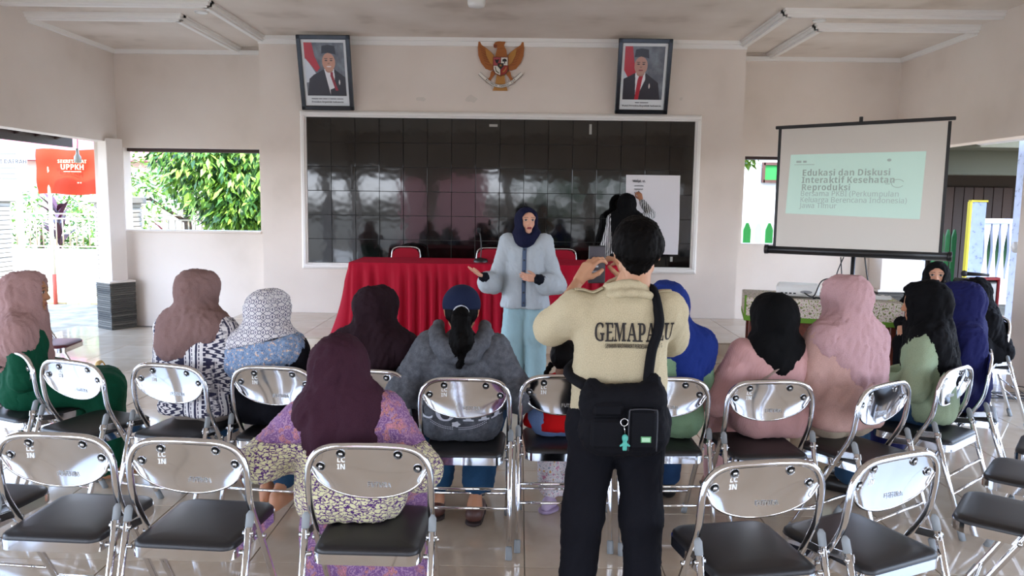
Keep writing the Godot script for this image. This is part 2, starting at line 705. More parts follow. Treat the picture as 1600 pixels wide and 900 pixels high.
func build_room() -> void:
	var st := S()
	# left part with its window, middle part, right part with its window
	wall_piece(st, XL - 0.3, -3.13, 2.275, CEIL + 0.1, ZF, ZF - 0.18)
	wall_piece(st, XL - 0.3, -3.13, -0.05, 1.23, ZF, ZF - 0.18)
	wall_piece(st, XL - 0.3, -5.03, 1.23, 2.275, ZF, ZF - 0.18)
	wall_piece(st, -3.3, -3.13, 1.23, 2.275, ZF, ZF - 0.18)
	wall_piece(st, -3.13, 2.65, -0.05, CEIL + 0.1, ZC, ZF - 0.18)
	wall_piece(st, 2.65, XR + 0.3, 2.27, CEIL + 0.1, ZF, ZF - 0.18)
	wall_piece(st, 2.65, XR + 0.3, -0.05, 1.17, ZF, ZF - 0.18)
	wall_piece(st, 2.65, 2.82, 1.17, 2.27, ZF, ZF - 0.18)
	wall_piece(st, 4.3, XR + 0.3, 1.17, 2.27, ZF, ZF - 0.18)
	struct("wall_front", st, M.wall)
	# side walls: beam above the openings, a column every few metres
	st = S()
	wall_piece(st, XL, XL - 0.2, 2.33, CEIL + 0.1, ZF, ZB)
	for z in [-5.4, -1.6, 2.2]:
		wall_piece(st, XL, XL - 0.28, -0.05, 2.34, z - 0.15, z + 0.15)
	struct("wall_left", st, M.wall_cool)
	st = S()
	wall_piece(st, XR, XR + 0.2, 2.34, CEIL + 0.1, ZF, ZB)
	for z in [-6.95, -3.2, 0.6]:
		wall_piece(st, XR - 0.06, XR + 0.3, -0.05, 2.35, z - 0.25, z + 0.25)
	wall_piece(st, XR, XR + 0.2, -0.05, 2.35, 2.4, ZB)
	wall_piece(st, XR - 0.1, XR + 0.26, -0.05, 2.35, ZF, ZF + 0.3)
	struct("wall_right", st, M.wall)
	st = S()
	wall_piece(st, XL - 0.2, XR + 0.2, 2.35, CEIL + 0.1, ZB, ZB + 0.2)
	for x in [-4.9, -2.6, -0.3, 2.0, 4.5]:
		wall_piece(st, x - 0.17, x + 0.17, -0.05, 2.36, ZB, ZB + 0.25)
	struct("wall_back", st, M.wall)
	# window frames: a thin dark lintel board outside each front window
	st = S()
	wall_piece(st, -5.03, -3.3, 2.235, 2.29, ZF - 0.10, ZF - 0.26)
	struct("window_1", st, M.dark_wood)
	st = S()
	wall_piece(st, 2.82, 4.3, 2.235, 2.285, ZF - 0.10, ZF - 0.26)
	struct("window_2", st, M.dark_wood)
	# sills
	st = S()
	box(st, Vector3(-4.165, 1.225, ZF - 0.08), Vector3(1.75, 0.03, 0.24), Basis(), 0.008)
	struct("trim_1", st, M.wall)
	# ceiling with two dropped corner trays
	st = S()
	wall_piece(st, XL - 0.3, XR + 0.3, CEIL, CEIL + 0.12, ZF - 0.2, ZB + 0.3)
	wall_piece(st, XL, -3.12, CEIL - 0.045, CEIL, ZF, -7.75)
	wall_piece(st, XL, -3.58, CEIL - 0.09, CEIL - 0.045, ZF, -8.15)
	wall_piece(st, 2.64, XR, CEIL - 0.045, CEIL, ZF, -7.85)
	wall_piece(st, 3.1, XR, CEIL - 0.09, CEIL - 0.045, ZF, -8.25)
	struct("ceiling", st, M.ceil)
	# plaster mouldings
	moulding(1, [Vector3(XL, CEIL - 0.0, -7.72), Vector3(-3.1, CEIL - 0.0, -7.72), Vector3(-3.1, CEIL - 0.0, ZC)])
	moulding(2, [Vector3(XL, CEIL - 0.045, -8.12), Vector3(-3.55, CEIL - 0.045, -8.12), Vector3(-3.55, CEIL - 0.045, ZF)])
	moulding(3, [Vector3(XR, CEIL - 0.0, -7.82), Vector3(2.62, CEIL - 0.0, -7.82), Vector3(2.62, CEIL - 0.0, ZC)])
	moulding(4, [Vector3(XR, CEIL - 0.045, -8.22), Vector3(3.08, CEIL - 0.045, -8.22), Vector3(3.08, CEIL - 0.045, ZF)])
	st = S()
	box(st, Vector3(-0.24, CEIL - 0.02, ZC + 0.03), Vector3(5.78, 0.04, 0.06))
	box(st, Vector3(-0.24, CEIL - 0.065, ZC + 0.012), Vector3(5.78, 0.05, 0.024))
	box(st, Vector3(-4.11, CEIL - 0.115, ZF + 0.02), Vector3(1.96, 0.05, 0.04))
	box(st, Vector3(3.67, CEIL - 0.115, ZF + 0.02), Vector3(2.04, 0.05, 0.04))
	box(st, Vector3(XL + 0.02, CEIL - 0.115, -8.95), Vector3(0.04, 0.05, 1.66))
	box(st, Vector3(XR - 0.02, CEIL - 0.115, -9.0), Vector3(0.04, 0.05, 1.56))
	struct("trim_6", st, M.trim)
	# small fittings on the ceiling
	st = S(true)
	lathe(st, Vector3(-0.437, CEIL, -7.5), [[0.0, -0.09], [0.075, -0.085], [0.085, -0.06], [0.085, 0.0]], 20)
	tag(obj("ceiling_lamp", st, M.white_plastic), "short white cylindrical lamp fitting on the ceiling above the table", "lamp")
	for p in [[-3.25, -8.0], [3.0, -8.05]]:
		st = S(true)
		lathe(st, Vector3(p[0], CEIL - 0.045, p[1]), [[0.0, -0.004], [0.05, -0.006], [0.062, -0.012], [0.068, 0.0]], 20)
		tag(obj("downlight", st, M.white_plastic), "small round downlight set in the left ceiling tray" if p[0] < 0 else "small round downlight set in the ceiling tray above the projection screen", "downlight")
	build_floor()
	build_columns()
	build_black_panel()
	# marks left on the plaster
	blotch([[1.30, 3.32, 0.5, 0.10], [-0.6, 2.87, 0.16, 0.1], [-1.2, 2.86, 0.12, 0.06], [1.9, 2.9, 0.04, 0.05]], ZC + 0.001, "d6cbbf")

func blotch(list: Array, z: float, hex: String) -> void:
	var m := mat(hex, 0.85)
	for b in list:
		if b[2] > 0.3:
			continue
		var poly := PackedVector2Array()
		for i in 12:
			var a := TAU * i / 12
			poly.append(Vector2(b[0], b[1]) + Vector2(cos(a) * b[2], sin(a) * b[3]) * 0.5 * rng.randf_range(0.6, 1.1))
		var st := S()
		prism(st, poly, z - 0.002, z + 0.0008)
		var o := obj("trim_%d" % (20 + list.find(b)), st, m)
		o.set_meta("kind", "structure")

func moulding(n: int, pts: Array) -> void:
	var st := S()
	for i in pts.size() - 1:
		var a: Vector3 = pts[i]
		var b: Vector3 = pts[i + 1]
		var d := b - a
		var along_x := absf(d.x) > absf(d.z)
		for p in [[0.13, 0.022, 0.0], [0.10, 0.03, 0.022], [0.05, 0.02, 0.052]]:
			var l: float = absf(d.x if along_x else d.z) + (p[0] if i == 0 else 0.0)
			var c := (a + b) * 0.5 + Vector3(0, -p[2] - p[1] * 0.5, 0)
			box(st, c, Vector3(l, p[1], p[0]) if along_x else Vector3(p[0], p[1], l))
	struct("trim_%d" % (1 + n), st, M.trim)

func build_floor() -> void:
	var st := S()
	wall_piece(st, XL - 0.35, XR + 0.35, -0.15, -0.008, ZF, ZB + 0.3)
	var fl := struct("floor", st, M.grout)
	var st2 := S()
	box(st2, Vector3.ZERO, Vector3(TILE - 0.004, 0.02, TILE - 0.004), Basis(), 0.002)
	st2.generate_normals()
	var one := st2.commit()
	var rest := S()
	var x0 := 0.045 - TILE * 8.5
	var z0 := -3.98 - TILE * 9.5
	var k := 0
	for i in 17:
		for j in 23:
			var c := Vector3(x0 + i * TILE + TILE * 0.0, -0.01, z0 + j * TILE)
			if c.x < XL - 0.5 or c.x > XR + 0.5 or c.z < ZF - 0.1 or c.z > ZB:
				continue
			if c.z < -2.6:
				var o := put("floor_tile", one, M.tile[(i * 7 + j * 5 + (i * j) % 3) % 3], fl)
				o.position = c + Vector3(0, rng.randf_range(-0.0004, 0.0004), 0)
				o.rotation = Vector3(rng.randf_range(-0.0012, 0.0012), 0, rng.randf_range(-0.0012, 0.0012))
				k += 1
			else:
				box(rest, c, Vector3(TILE - 0.004, 0.02, TILE - 0.004))
	var o2 := obj("floor_tile_rest", rest, M.tile[0], fl)
	o2.set_meta("kind", "stuff")
	# platform with one step in front of it
	st = S()
	wall_piece(st, -3.34, 2.89, -0.02, STAGE - 0.012, -9.35, -7.68)
	wall_piece(st, -3.34, 2.89, -0.02, STAGE * 0.5 - 0.012, -7.68, -7.37)
	var pf := struct("floor_platform", st, M.grout)
	for row in [[STAGE, -9.34, -7.67, 0.56], [STAGE * 0.5, -7.69, -7.36, 0.34]]:
		var n := 11
		var w := 6.25 / n
		var nz := maxi(1, roundi((row[2] - row[1]) / row[3]))
		var dz: float = (row[2] - row[1]) / nz
		var t := S()
		box(t, Vector3.ZERO, Vector3(w - 0.004, 0.014, dz - 0.004), Basis(), 0.002)
		t.generate_normals()
		var tm := t.commit()
		var r := S()
		box(r, Vector3.ZERO, Vector3(w - 0.004, STAGE * 0.5 - 0.012, 0.014), Basis(), 0.002)
		r.generate_normals()
		var rm := r.commit()
		for i in n:
			for j in nz:
				var o := put("platform_tile", tm, M.tile[(i + j) % 3], pf)
				o.position = Vector3(-3.345 + w * (i + 0.5), row[0] - 0.007, row[1] + dz * (j + 0.5))
			var e := put("riser_tile", rm, M.tile[(i + 1) % 3], pf)
			e.position = Vector3(-3.345 + w * (i + 0.5), row[0] - STAGE * 0.25 - 0.008, row[2] + 0.004)

func build_columns() -> void:
	# corner column at the left, turned, with a base of thin slate courses
	for spec in [[Vector3(-5.10, 0, -9.62), -0.585, 0.205, 0.325, 0.585], [Vector3(4.62, 0, -9.62), 0.0, 0.34, 0.42, 0.62]]:
		var c: Vector3 = spec[0]
		var b := Basis(Vector3.UP, spec[1])
		var st := S()
		box(st, c + Vector3(0, 1.17, 0), Vector3(spec[2], 2.4, spec[2]), b, 0.006)
		box(st, c + Vector3(0, spec[4] + 0.01, 0), Vector3(spec[3] + 0.01, 0.025, spec[3] + 0.01), b, 0.004)
		box(st, c + Vector3(0, spec[4] * 0.5, 0), Vector3(spec[3] - 0.03, spec[4], spec[3] - 0.03), b)
		var col := struct("trim_10" if c.x < 0 else "trim_11", st, M.wall_cool)
		var rows := 22
		var h: float = spec[4] / rows
		var variants := []
		for v in 3:
			var t := S()
			box(t, Vector3.ZERO, Vector3(spec[3] + [0.0, 0.006, -0.006][v], h - 0.003, 0.022), Basis(), 0.003)
			t.generate_normals()
			variants.append(t.commit())
		for f in 4:
			var fb := b * Basis(Vector3.UP, f * PI / 2)
			for r in rows:
				var o := put("slate_strip", variants[rng.randi() % 3], M.slate[rng.randi() % 4], col)
				o.transform = Transform3D(fb, c + fb * Vector3(rng.randf_range(-0.002, 0.002), h * (r + 0.5), spec[3] * 0.5 - 0.012 + rng.randf_range(0, 0.006)))

func build_black_panel() -> void:
	# recessed field of glossy black wall tiles in a plaster frame
	var x0 := -2.57
	var y0 := 0.89
	var tw := 4.645 / 16
	var th := 1.745 / 6
	var st := S()
	box(st, Vector3(x0 + 2.3225, y0 + 0.8725, ZC + 0.003), Vector3(4.645, 1.745, 0.006))
	var pn := struct("wall_panel", st, M.black_joint)
	st = S()
	box(st, Vector3.ZERO, Vector3(tw - 0.004, th - 0.004, 0.012), Basis(), 0.002)
	st.generate_normals()
	var one := st.commit()
	for i in 16:
		for j in 6:
			var o := put("wall_tile", one, M.black_tile[(i * 5 + j * 3) % 3], pn)
			o.position = Vector3(x0 + tw * (i + 0.5), y0 + th * (j + 0.5), ZC + 0.009 + rng.randf_range(0, 0.001))
			o.rotation = Vector3(rng.randf_range(-0.004, 0.004), rng.randf_range(-0.004, 0.004), 0)
	st = S()
	for p in [[0.075, 0.03, 0.0], [0.04, 0.05, 0.02]]:
		var w: float = p[0]
		var d: float = p[1]
		var e: float = p[2]
		box(st, Vector3(x0 + 2.3225, y0 + 1.745 + e + w * 0.5, ZC + d * 0.5), Vector3(4.645 + 2 * (w + e), w, d), Basis(), 0.006)
		box(st, Vector3(x0 + 2.3225, y0 - e - w * 0.5, ZC + d * 0.5), Vector3(4.645 + 2 * (w + e), w, d), Basis(), 0.006)
		box(st, Vector3(x0 - e - w * 0.5, y0 + 0.8725, ZC + d * 0.5), Vector3(w, 1.745 + 2 * e, d), Basis(), 0.006)
		box(st, Vector3(x0 + 4.645 + e + w * 0.5, y0 + 0.8725, ZC + d * 0.5), Vector3(w, 1.745 + 2 * e, d), Basis(), 0.006)
	struct("trim_12", st, M.trim)
	# scraps of tape left on the tiles
	for p in [[-0.33, 2.56, 0.10, 0.03], [0.83, 2.53, 0.03, 0.12], [1.85, 0.99, 0.03, 0.06], [-2.03, 1.93, 0.02, 0.30]]:
		st = S()
		box(st, Vector3(p[0], p[1], ZC + 0.0175), Vector3(p[2], p[3], 0.001))
		var o := obj("tape_scrap", st, mat("2c2b2a" if p[0] < -1 else "a9a7a0", 0.5))
		tag(o, ["bent scrap of pale tape under the panel's top edge", "torn upright scrap of pale tape high on the black tiles", "small tape scrap beside the paper's lower corner", "dark drip mark running down the black tiles above the table"][[-0.33, 0.83, 1.85, -2.03].find(p[0])], "tape")

# ---------------------------------------------------------------- the yard outside
func leaves(parent: Node, called: String, blobs: Array, count: int, size: float, mats: Array, seed_: int, droop := 0.5) -> void:
	# pointed leaves scattered through ellipsoids: blobs are [centre, radii]
	var r := RandomNumberGenerator.new()
	r.seed = seed_
	var n := mats.size()
	var lf := S(true)
	for s in [-1.0, 1.0]:
		var tip := Vector3(0, 0, -1)
		var side := Vector3(0.19 * s, 0.05, -0.42)
		tri(lf, Vector3.ZERO, side, Vector3(0, 0, -0.5), Vector3(0, -9, 0))
		tri(lf, side, tip, Vector3(0, 0, -0.5), Vector3(0, -9, 0))
	lf.generate_normals()
	var leaf := lf.commit()
	for m in n:
		var mm := MultiMesh.new()
		mm.transform_format = MultiMesh.TRANSFORM_3D
		mm.mesh = leaf
		mm.instance_count = count / n
		for i in count / n:
			var b: Array = blobs[r.randi() % blobs.size()]
			var v := Vector3(r.randfn(), r.randfn(), r.randfn()).normalized() * pow(r.randf(), 0.3)
			var p: Vector3 = b[0] + v * b[1]
			var d := Vector3(r.randfn() * 0.6 + v.x * 0.7, -droop + r.randfn() * 0.35, r.randfn() * 0.6 + v.z * 0.7).normalized()
			var z := -d
			var x := Vector3.UP.cross(z).rotated(z, r.randfn() * 0.5)
			x = x.normalized() if x.length() > 0.01 else Vector3.RIGHT
			var y := z.cross(x)
			var s := size * r.randf_range(0.7, 1.25)
			mm.set_instance_transform(i, Transform3D(Basis(x * s, y * s, z * s), p))
		var o := MultiMeshInstance3D.new()
		o.name = called
		o.multimesh = mm
		o.material_override = mats[m]
		o.set_meta("kind", "stuff")
		parent.add_child(o, true)

func tree(called: String, label: String, at: Vector3, h: float, blobs: Array, count: int, size: float, mats: Array, seed_: int, droop := 0.6) -> Node3D:
	var t := thing(called, label, "tree", at)
	var st := S(true)
	tube(st, smooth_path([Vector3(0, -0.05, 0), Vector3(0.06, h * 0.4, 0.03), Vector3(-0.04, h, 0)]), [0.11, 0.105, 0.1, 0.1, 0.095, 0.09, 0.09, 0.085, 0.08, 0.08, 0.07, 0.07, 0.06], 9)
	for b in blobs:
		var c: Vector3 = b[0]
		tube(st, [Vector3(0, h * 0.55, 0), c * 0.5 + Vector3(0, h * 0.4, 0), c], [0.05, 0.035, 0.015], 6)
	obj("trunk", st, mat("4b3b2e", 0.9), t)
	leaves(t, "foliage", blobs, count, size, mats, seed_, droop)
	return t

func spiky(called: String, label: String, at: Vector3, h: float, n: int, m: Material, seed_: int) -> void:
	var r := RandomNumberGenerator.new()
	r.seed = seed_
	var t := thing(called, label, "plant", at)
	var st := S(true)
	tube(st, [Vector3(0, -0.03, 0), Vector3(0.02, h * 0.5, 0), Vector3(0, h * 0.8, 0.01)], [0.025, 0.02, 0.015], 7)
	obj("stem", st, M.dark_wood, t)
	for i in n:
		var a := r.randf() * TAU
		var up := r.randf_range(0.1, 1.3)
		var l := h * r.randf_range(0.32, 0.5)
		var d := Vector3(cos(a) * cos(up), sin(up), sin(a) * cos(up))
		var p0 := Vector3(0, h * r.randf_range(0.35, 0.8), 0)
		var side := d.cross(Vector3.UP).normalized()
		var lf := S(true)
		var prev := []
		for k in 5:
			var u := k / 4.0
			var c := p0 + d * l * u + Vector3(0, -0.35 * l * u * u, 0)
			var w := 0.035 * sin(PI * (0.12 + 0.88 * u)) * (h / 1.2)
			var cur := [c - side * w, c + side * w]
			if k:
				quad(lf, prev[0], prev[1], cur[1], cur[0], (c - Vector3(0, 9, 0)))
			prev = cur
		obj("leaf", lf, m, t)

func build_outside() -> void:
	# ground
	var st := S()
	wall_piece(st, -40, 40, -0.3, -0.06, -60, 40)
	var g := struct("floor_yard", st, tri_tex(mat("a89c8a", 0.95), noise_tex(31, 0.02, [[0.0, "b5ab9c"], [1.0, "ffffff"]], 256, 4), 0.5, true))
	# brick-like paving strips beyond the left opening
	st = S()
	for i in 3:
		box(st, Vector3.ZERO, Vector3(0.196, 0.03, 0.096), Basis(), 0.004)
		break
	st.generate_normals()
	var pave := st.commit()
	var pm := [mat("c0a878", 0.9), mat("b39b6c", 0.9), mat("c9b58a", 0.9)]
	for i in 15:
		for j in 20:
			var o := put("paving_brick", pave, pm[rng.randi() % 3], g)
			o.position = Vector3(-8.6 + i * 0.2 + (0.1 if j % 2 else 0.0), -0.05 + rng.randf_range(0, 0.003), -14.0 + j * 0.1)
	# roof and eaves
	st = S()
	for s in [-1.0, 1.0]:
		var xe := (XL - 1.3) if s < 0 else (XR + 1.7)
		var xw := XL if s < 0 else XR
		var zz0 := ZF - 1.3
		var zz1 := ZB + 1.8
		quad(st, Vector3(xw, 2.95, zz0), Vector3(xe, 2.52, zz0), Vector3(xe, 2.52, zz1), Vector3(xw, 2.95, zz1), Vector3((xe + xw) / 2, 0, 0))
		quad(st, Vector3(xw, 3.0, zz0), Vector3(xe, 2.57, zz0), Vector3(xe, 2.57, zz1), Vector3(xw, 3.0, zz1), Vector3((xe + xw) / 2, 9, 0))
		quad(st, Vector3(xe, 2.52, zz0), Vector3(xe, 2.57, zz0), Vector3(xe, 2.57, zz1), Vector3(xe, 2.52, zz1), Vector3(0, 2.5, 0))
	wall_piece(st, XL - 1.3, XR + 1.7, 3.68, 3.72, ZF - 1.2, ZB + 1.8)
	wall_piece(st, XL, XR, 2.9, 3.0, ZB + 0.2, ZB + 1.8)
	wall_piece(st, XL - 0.2, XR + 0.2, 2.62, 2.67, ZF - 0.9, ZF - 0.18)
	var rf := struct("ceiling_eaves", st, mat("c9c2bd", 0.8))
	for i in 15:
		st = S()
		var z := -10.6 + i * 0.42
		box(st, Vector3(XL - 0.72, 2.655, z), Vector3(1.22, 0.10, 0.06), Basis(Vector3.BACK, 0.319))
		obj("rafter", st, M.dark_wood, rf)
	st = S()
	box(st, Vector3(XL - 1.28, 2.42, -4.0), Vector3(0.04, 0.16, 14.0))
	obj("fascia_board", st, M.dark_wood, rf)
	st = S()
	box(st, Vector3(0, 2.52, ZF - 0.92), Vector3(11.5, 0.14, 0.04))
	obj("fascia_board", st, M.dark_wood, rf)
	# hanging lamp under the left eaves
	var t := thing("hanging_lamp", "grey cone lamp on a cord under the eaves before the orange banner", "lamp", Vector3(-6.3, 2.13, -11.0))
	st = S(true)
	tube(st, [Vector3(0, 0.16, 0), Vector3(0.01, 0.3, 0), Vector3(0, 0.42, 0)], 0.006, 6)
	obj("cord", st, M.black_plastic, t)
	st = S(true)
	lathe(st, Vector3.ZERO, [[0.0, 0.2], [0.018, 0.195], [0.022, 0.12], [0.045, 0.08], [0.05, 0.0], [0.0, -0.01]], 14)
	obj("lamp_shade", st, mat("8d8a7c", 0.5), t)
	# low wall with a bar fence
	st = S()
	wall_piece(st, -16.0, -4.6, -0.06, 0.66, -14.3, -14.45)
	var yw := struct("wall_yard", st, tri_tex(mat("cfcac3", 0.9), M.wall_tex, 0.5, true))
	t = thing("bar_fence", "cream metal bar fence on the low yard wall", "fence", Vector3(-9.0, 0.66, -14.37))
	for y in [0.05, 0.57, 0.66]:
		st = S()
		box(st, Vector3(0.6, y, 0), Vector3(6.9, 0.025, 0.03))
		obj("rail", st, mat("b9a98f", 0.6), t)
	st = S(true)
	tube(st, [Vector3(0, 0.05, 0), Vector3(0, 0.57, 0)], 0.012, 6)
	st.generate_normals()
	var bar := st.commit()
	var bm := mat("a8987c", 0.6)
	for i in 54:
		var o := put("bar", bar, bm, t)
		o.position = Vector3(-2.7 + i * 0.125, 0, 0)
	# stacked-stone gate pillars
	for p in [[-9.2, -13.1, 0.62, "grey stone gate pillar with a slab cap beside the white sign"], [-6.95, -13.3, 0.55, "grey stone gate pillar with a slab cap seen through the front window"]]:
		t = thing("gate_pillar", p[3], "pillar", Vector3(p[0], -0.06, p[1]))
		st = S()
		box(st, Vector3(0, 0.8, 0), Vector3(p[2] - 0.04, 1.6, p[2] - 0.04))
		obj("core", st, M.slate[3], t)
		st = S()
		box(st, Vector3(0, 1.66, 0), Vector3(p[2] + 0.12, 0.12, p[2] + 0.12), Basis(), 0.015)
		obj("cap", st, mat("8f8b86", 0.8), t)
		st = S()
		box(st, Vector3.ZERO, Vector3(p[2], 0.072, p[2]), Basis(), 0.008)
		st.generate_normals()
		var co := st.commit()
		for r in 20:
			var o := put("stone_course", co, mat("a19d96", 0.9) if r % 3 else mat("b3afa8", 0.9), t)
			o.position = Vector3(rng.randf_range(-0.006, 0.006), 0.04 + r * 0.08, rng.randf_range(-0.006, 0.006))
	# orange banner on two poles
	t = thing("banner", "orange cloth banner reading SEKRETARIAT UPPKH on two poles", "banner", Vector3(-7.0, 0, -12.0))
	st = S(true)
	var bn := []
	for i in 25:
		for j in 13:
			var u := i / 24.0
			var v := j / 12.0
			bn.append(Vector3(-0.52 + 1.12 * u, 2.37 - 0.69 * v + 0.012 * sin(u * 9), 0.02 * sin(u * 14 + v * 3) + 0.012 * sin(v * 11)))
	for i in 24:
		for j in 12:
			quad(st, bn[i * 13 + j], bn[(i + 1) * 13 + j], bn[(i + 1) * 13 + j + 1], bn[i * 13 + j + 1], Vector3(0, 2, -9))
	var bmat := cloth("cf4a30", 0.85, 0.1)
	bmat.backlight_enabled = true
	bmat.backlight = Color.html("702818")
	obj("cloth", st, bmat, t)
	for x in [-0.36, 0.42]:
		st = S(true)
		tube(st, [Vector3(x, -0.08, -0.04), Vector3(x, 2.4, -0.04)], 0.028, 8)
		obj("pole", st, mat("d7c9ae", 0.8), t)
		st = S(true)
		tube(st, [Vector3(x, -0.08, -0.04), Vector3(x, 0.42, -0.04)], 0.031, 8)
		obj("painted_foot", st, mat("c2543f", 0.7), t)
	for l in [["SEKRETARIAT", 0.062, 2.185], ["UPPKH", 0.10, 2.10]]:
		var o := put("lettering", lettering(l[0], l[1] * 1.15, 0.004), mat("e9c79d", 0.8), t)
		o.position = Vector3(0.06, l[2], 0.042)
	st = S()
	faint_line(st, Transform3D(Basis(), Vector3(0.06, 2.03, 0.043)), [0.1, 0.16], 0.014)
	faint_line(st, Transform3D(Basis(), Vector3(0.16, 1.86, 0.043)), [0.03, 0.02], 0.018)
	obj("small_print", st, mat("e9c79d", 0.8), t)
	# white notice board at the frame's edge
	t = thing("notice_board", "white notice board with grey lettering on a post", "sign", Vector3(-7.66, 0, -11.2))
	st = S()
	box(st, Vector3(0, 2.08, 0), Vector3(1.0, 0.53, 0.03), Basis(), 0.004)
	obj("board", st, mat("f0efee", 0.6), t)
	for x in [-0.3, 0.34]:
		st = S()
		box(st, Vector3(x, 0.9, -0.03), Vector3(0.07, 1.95, 0.05))
		obj("post", st, mat("e8e2d8", 0.7), t)
	for l in [["RETRIBUSI DAERAH", 0.085, 2.14]]:
		var o := put("lettering", lettering(l[0], l[1], 0.004), mat("4a4a50", 0.7), t)
		o.position = Vector3(0.12, l[2], 0.017)
	st = S()
	for l in [[2.25, [0.2, 0.3]], [2.045, [0.22, 0.26]], [1.965, [0.1, 0.34]], [1.895, [0.16, 0.1, 0.22]]]:
		faint_line(st, Transform3D(Basis(), Vector3(0.1, l[0], 0.0165)), l[1], 0.022)
	obj("small_print", st, mat("77777c", 0.7), t)
	# planting
	spiky("cordyline", "dark red cordyline plant behind the bar fence under the banner", Vector3(-9.15, 0.0, -15.2), 1.75, 34, M.leaf_dark_red, 5)
	spiky("cordyline", "dark red cordyline plant behind the bar fence beside the banner's pole", Vector3(-8.2, 0.0, -15.4), 1.6, 30, M.leaf_dark_red, 6)
	spiky("cordyline", "small crimson cordyline by the stone pillar below the leafy tree", Vector3(-6.3, 0.0, -13.7), 1.25, 22, M.leaf_red, 7)
	spiky("cordyline", "small crimson cordyline at the foot of the leafy tree", Vector3(-5.55, 0.0, -13.7), 1.05, 18, M.leaf_red, 8)
	tree("leafy_tree", "broad tree with long drooping bright leaves outside the front window", Vector3(-4.9, 0, -13.6), 2.2, [[Vector3(-0.2, 2.0, 0.2), Vector3(1.1, 0.65, 0.8)], [Vector3(0.5, 1.75, 0.3), Vector3(1.0, 0.6, 0.8)], [Vector3(-0.6, 2.45, 0.1), Vector3(0.9, 0.6, 0.8)], [Vector3(0.5, 2.6, 0.0), Vector3(1.1, 0.6, 0.9)], [Vector3(0.2, 1.45, 0.5), Vector3(0.7, 0.35, 0.5)]], 6400, 0.19, M.leaf, 77, 1.1)
	tree("bushy_tree", "paler bushy tree behind the stone pillar", Vector3(-7.6, 0, -17.5), 2.0, [[Vector3(0, 2.2, 0), Vector3(1.5, 1.0, 0.9)], [Vector3(0.9, 1.6, 0.2), Vector3(0.9, 0.7, 0.7)], [Vector3(-1.5, 1.6, 0.2), Vector3(1.2, 0.9, 0.7)]], 3000, 0.16, [M.leaf[0], M.leaf[2], M.leaf[1]], 78, 0.3)
	tree("hedge_shrub", "green shrub behind the bar fence beside the notice board", Vector3(-10.0, 0, -16.0), 0.6, [[Vector3(0, 1.0, 0), Vector3(1.3, 0.8, 0.6)], [Vector3(1.8, 0.6, 0), Vector3(1.4, 0.5, 0.5)]], 2600, 0.13, [M.leaf[1], M.leaf[0]], 79, 0.2)
	# dark gate under the leafy tree
	t = thing("dark_gate", "dark barred gate under the leafy tree", "gate", Vector3(-4.3, -0.06, -14.8))
	for i in 12:
		st = S()
		box(st, Vector3(-0.9 + i * 0.16, 0.75, 0), Vector3(0.1, 1.5, 0.03))
		obj("board", st, mat("2a2320", 0.8), t)
	# pink-tiled house to the left and a pale house behind the hall
	t = thing("pink_house", "pink house with a red tiled roof beyond the yard wall", "house", Vector3(-14.0, -0.06, -22.0))
	st = S()
	box(st, Vector3(0, 1.3, 0), Vector3(9, 2.6, 4))
	obj("walls", st, mat("d9c3bb", 0.85), t)
	st = S()
	for s in [-1.0, 1.0]:
		quad(st, Vector3(-5, 2.6, s * 2.6), Vector3(5, 2.6, s * 2.6), Vector3(5, 4.4, 0), Vector3(-5, 4.4, 0), Vector3(0, 2, 0))
	tri(st, Vector3(-5, 2.6, -2.6), Vector3(-5, 2.6, 2.6), Vector3(-5, 4.4, 0), Vector3.ZERO)
	tri(st, Vector3(5, 2.6, -2.6), Vector3(5, 2.6, 2.6), Vector3(5, 4.4, 0), Vector3.ZERO)
	obj("roof", st, mat("b9616a", 0.8), t)
	# what the glossy panel mirrors: the yard behind the hall
	t = thing("rose_house", "rose-painted house across the yard behind the hall", "house", Vector3(-3.2, -0.06, 15.0))
	st = S()
	box(st, Vector3(0, 1.5, 0), Vector3(3.6, 3.0, 3))
	obj("walls", st, mat("c98d84", 0.85), t)
	st = S()
	quad(st, Vector3(-2.2, 2.9, -1.9), Vector3(2.2, 2.9, -1.9), Vector3(2.2, 4.2, 0), Vector3(-2.2, 4.2, 0), Vector3(0, 1, 0))
	quad(st, Vector3(-2.2, 2.9, 1.9), Vector3(2.2, 2.9, 1.9), Vector3(2.2, 4.2, 0), Vector3(-2.2, 4.2, 0), Vector3(0, 1, 0))
	obj("roof", st, mat("8a4a40", 0.8), t)
	for k in 3:
		tree("yard_tree", ["round green tree across the yard behind the hall", "tall green tree beside the rose house behind the hall", "low green tree at the yard's far corner behind the hall"][k], Vector3([1.5, 4.6, 8.0][k], 0, [14.0, 16.0, 13.0][k]), 2.0, [[Vector3(0, 2.4, 0), Vector3(1.5, 1.2, 1.5)]], 500, 0.45, [M.leaf[1], M.leaf[3]], 90 + k, 0.3)
	build_right_yard()

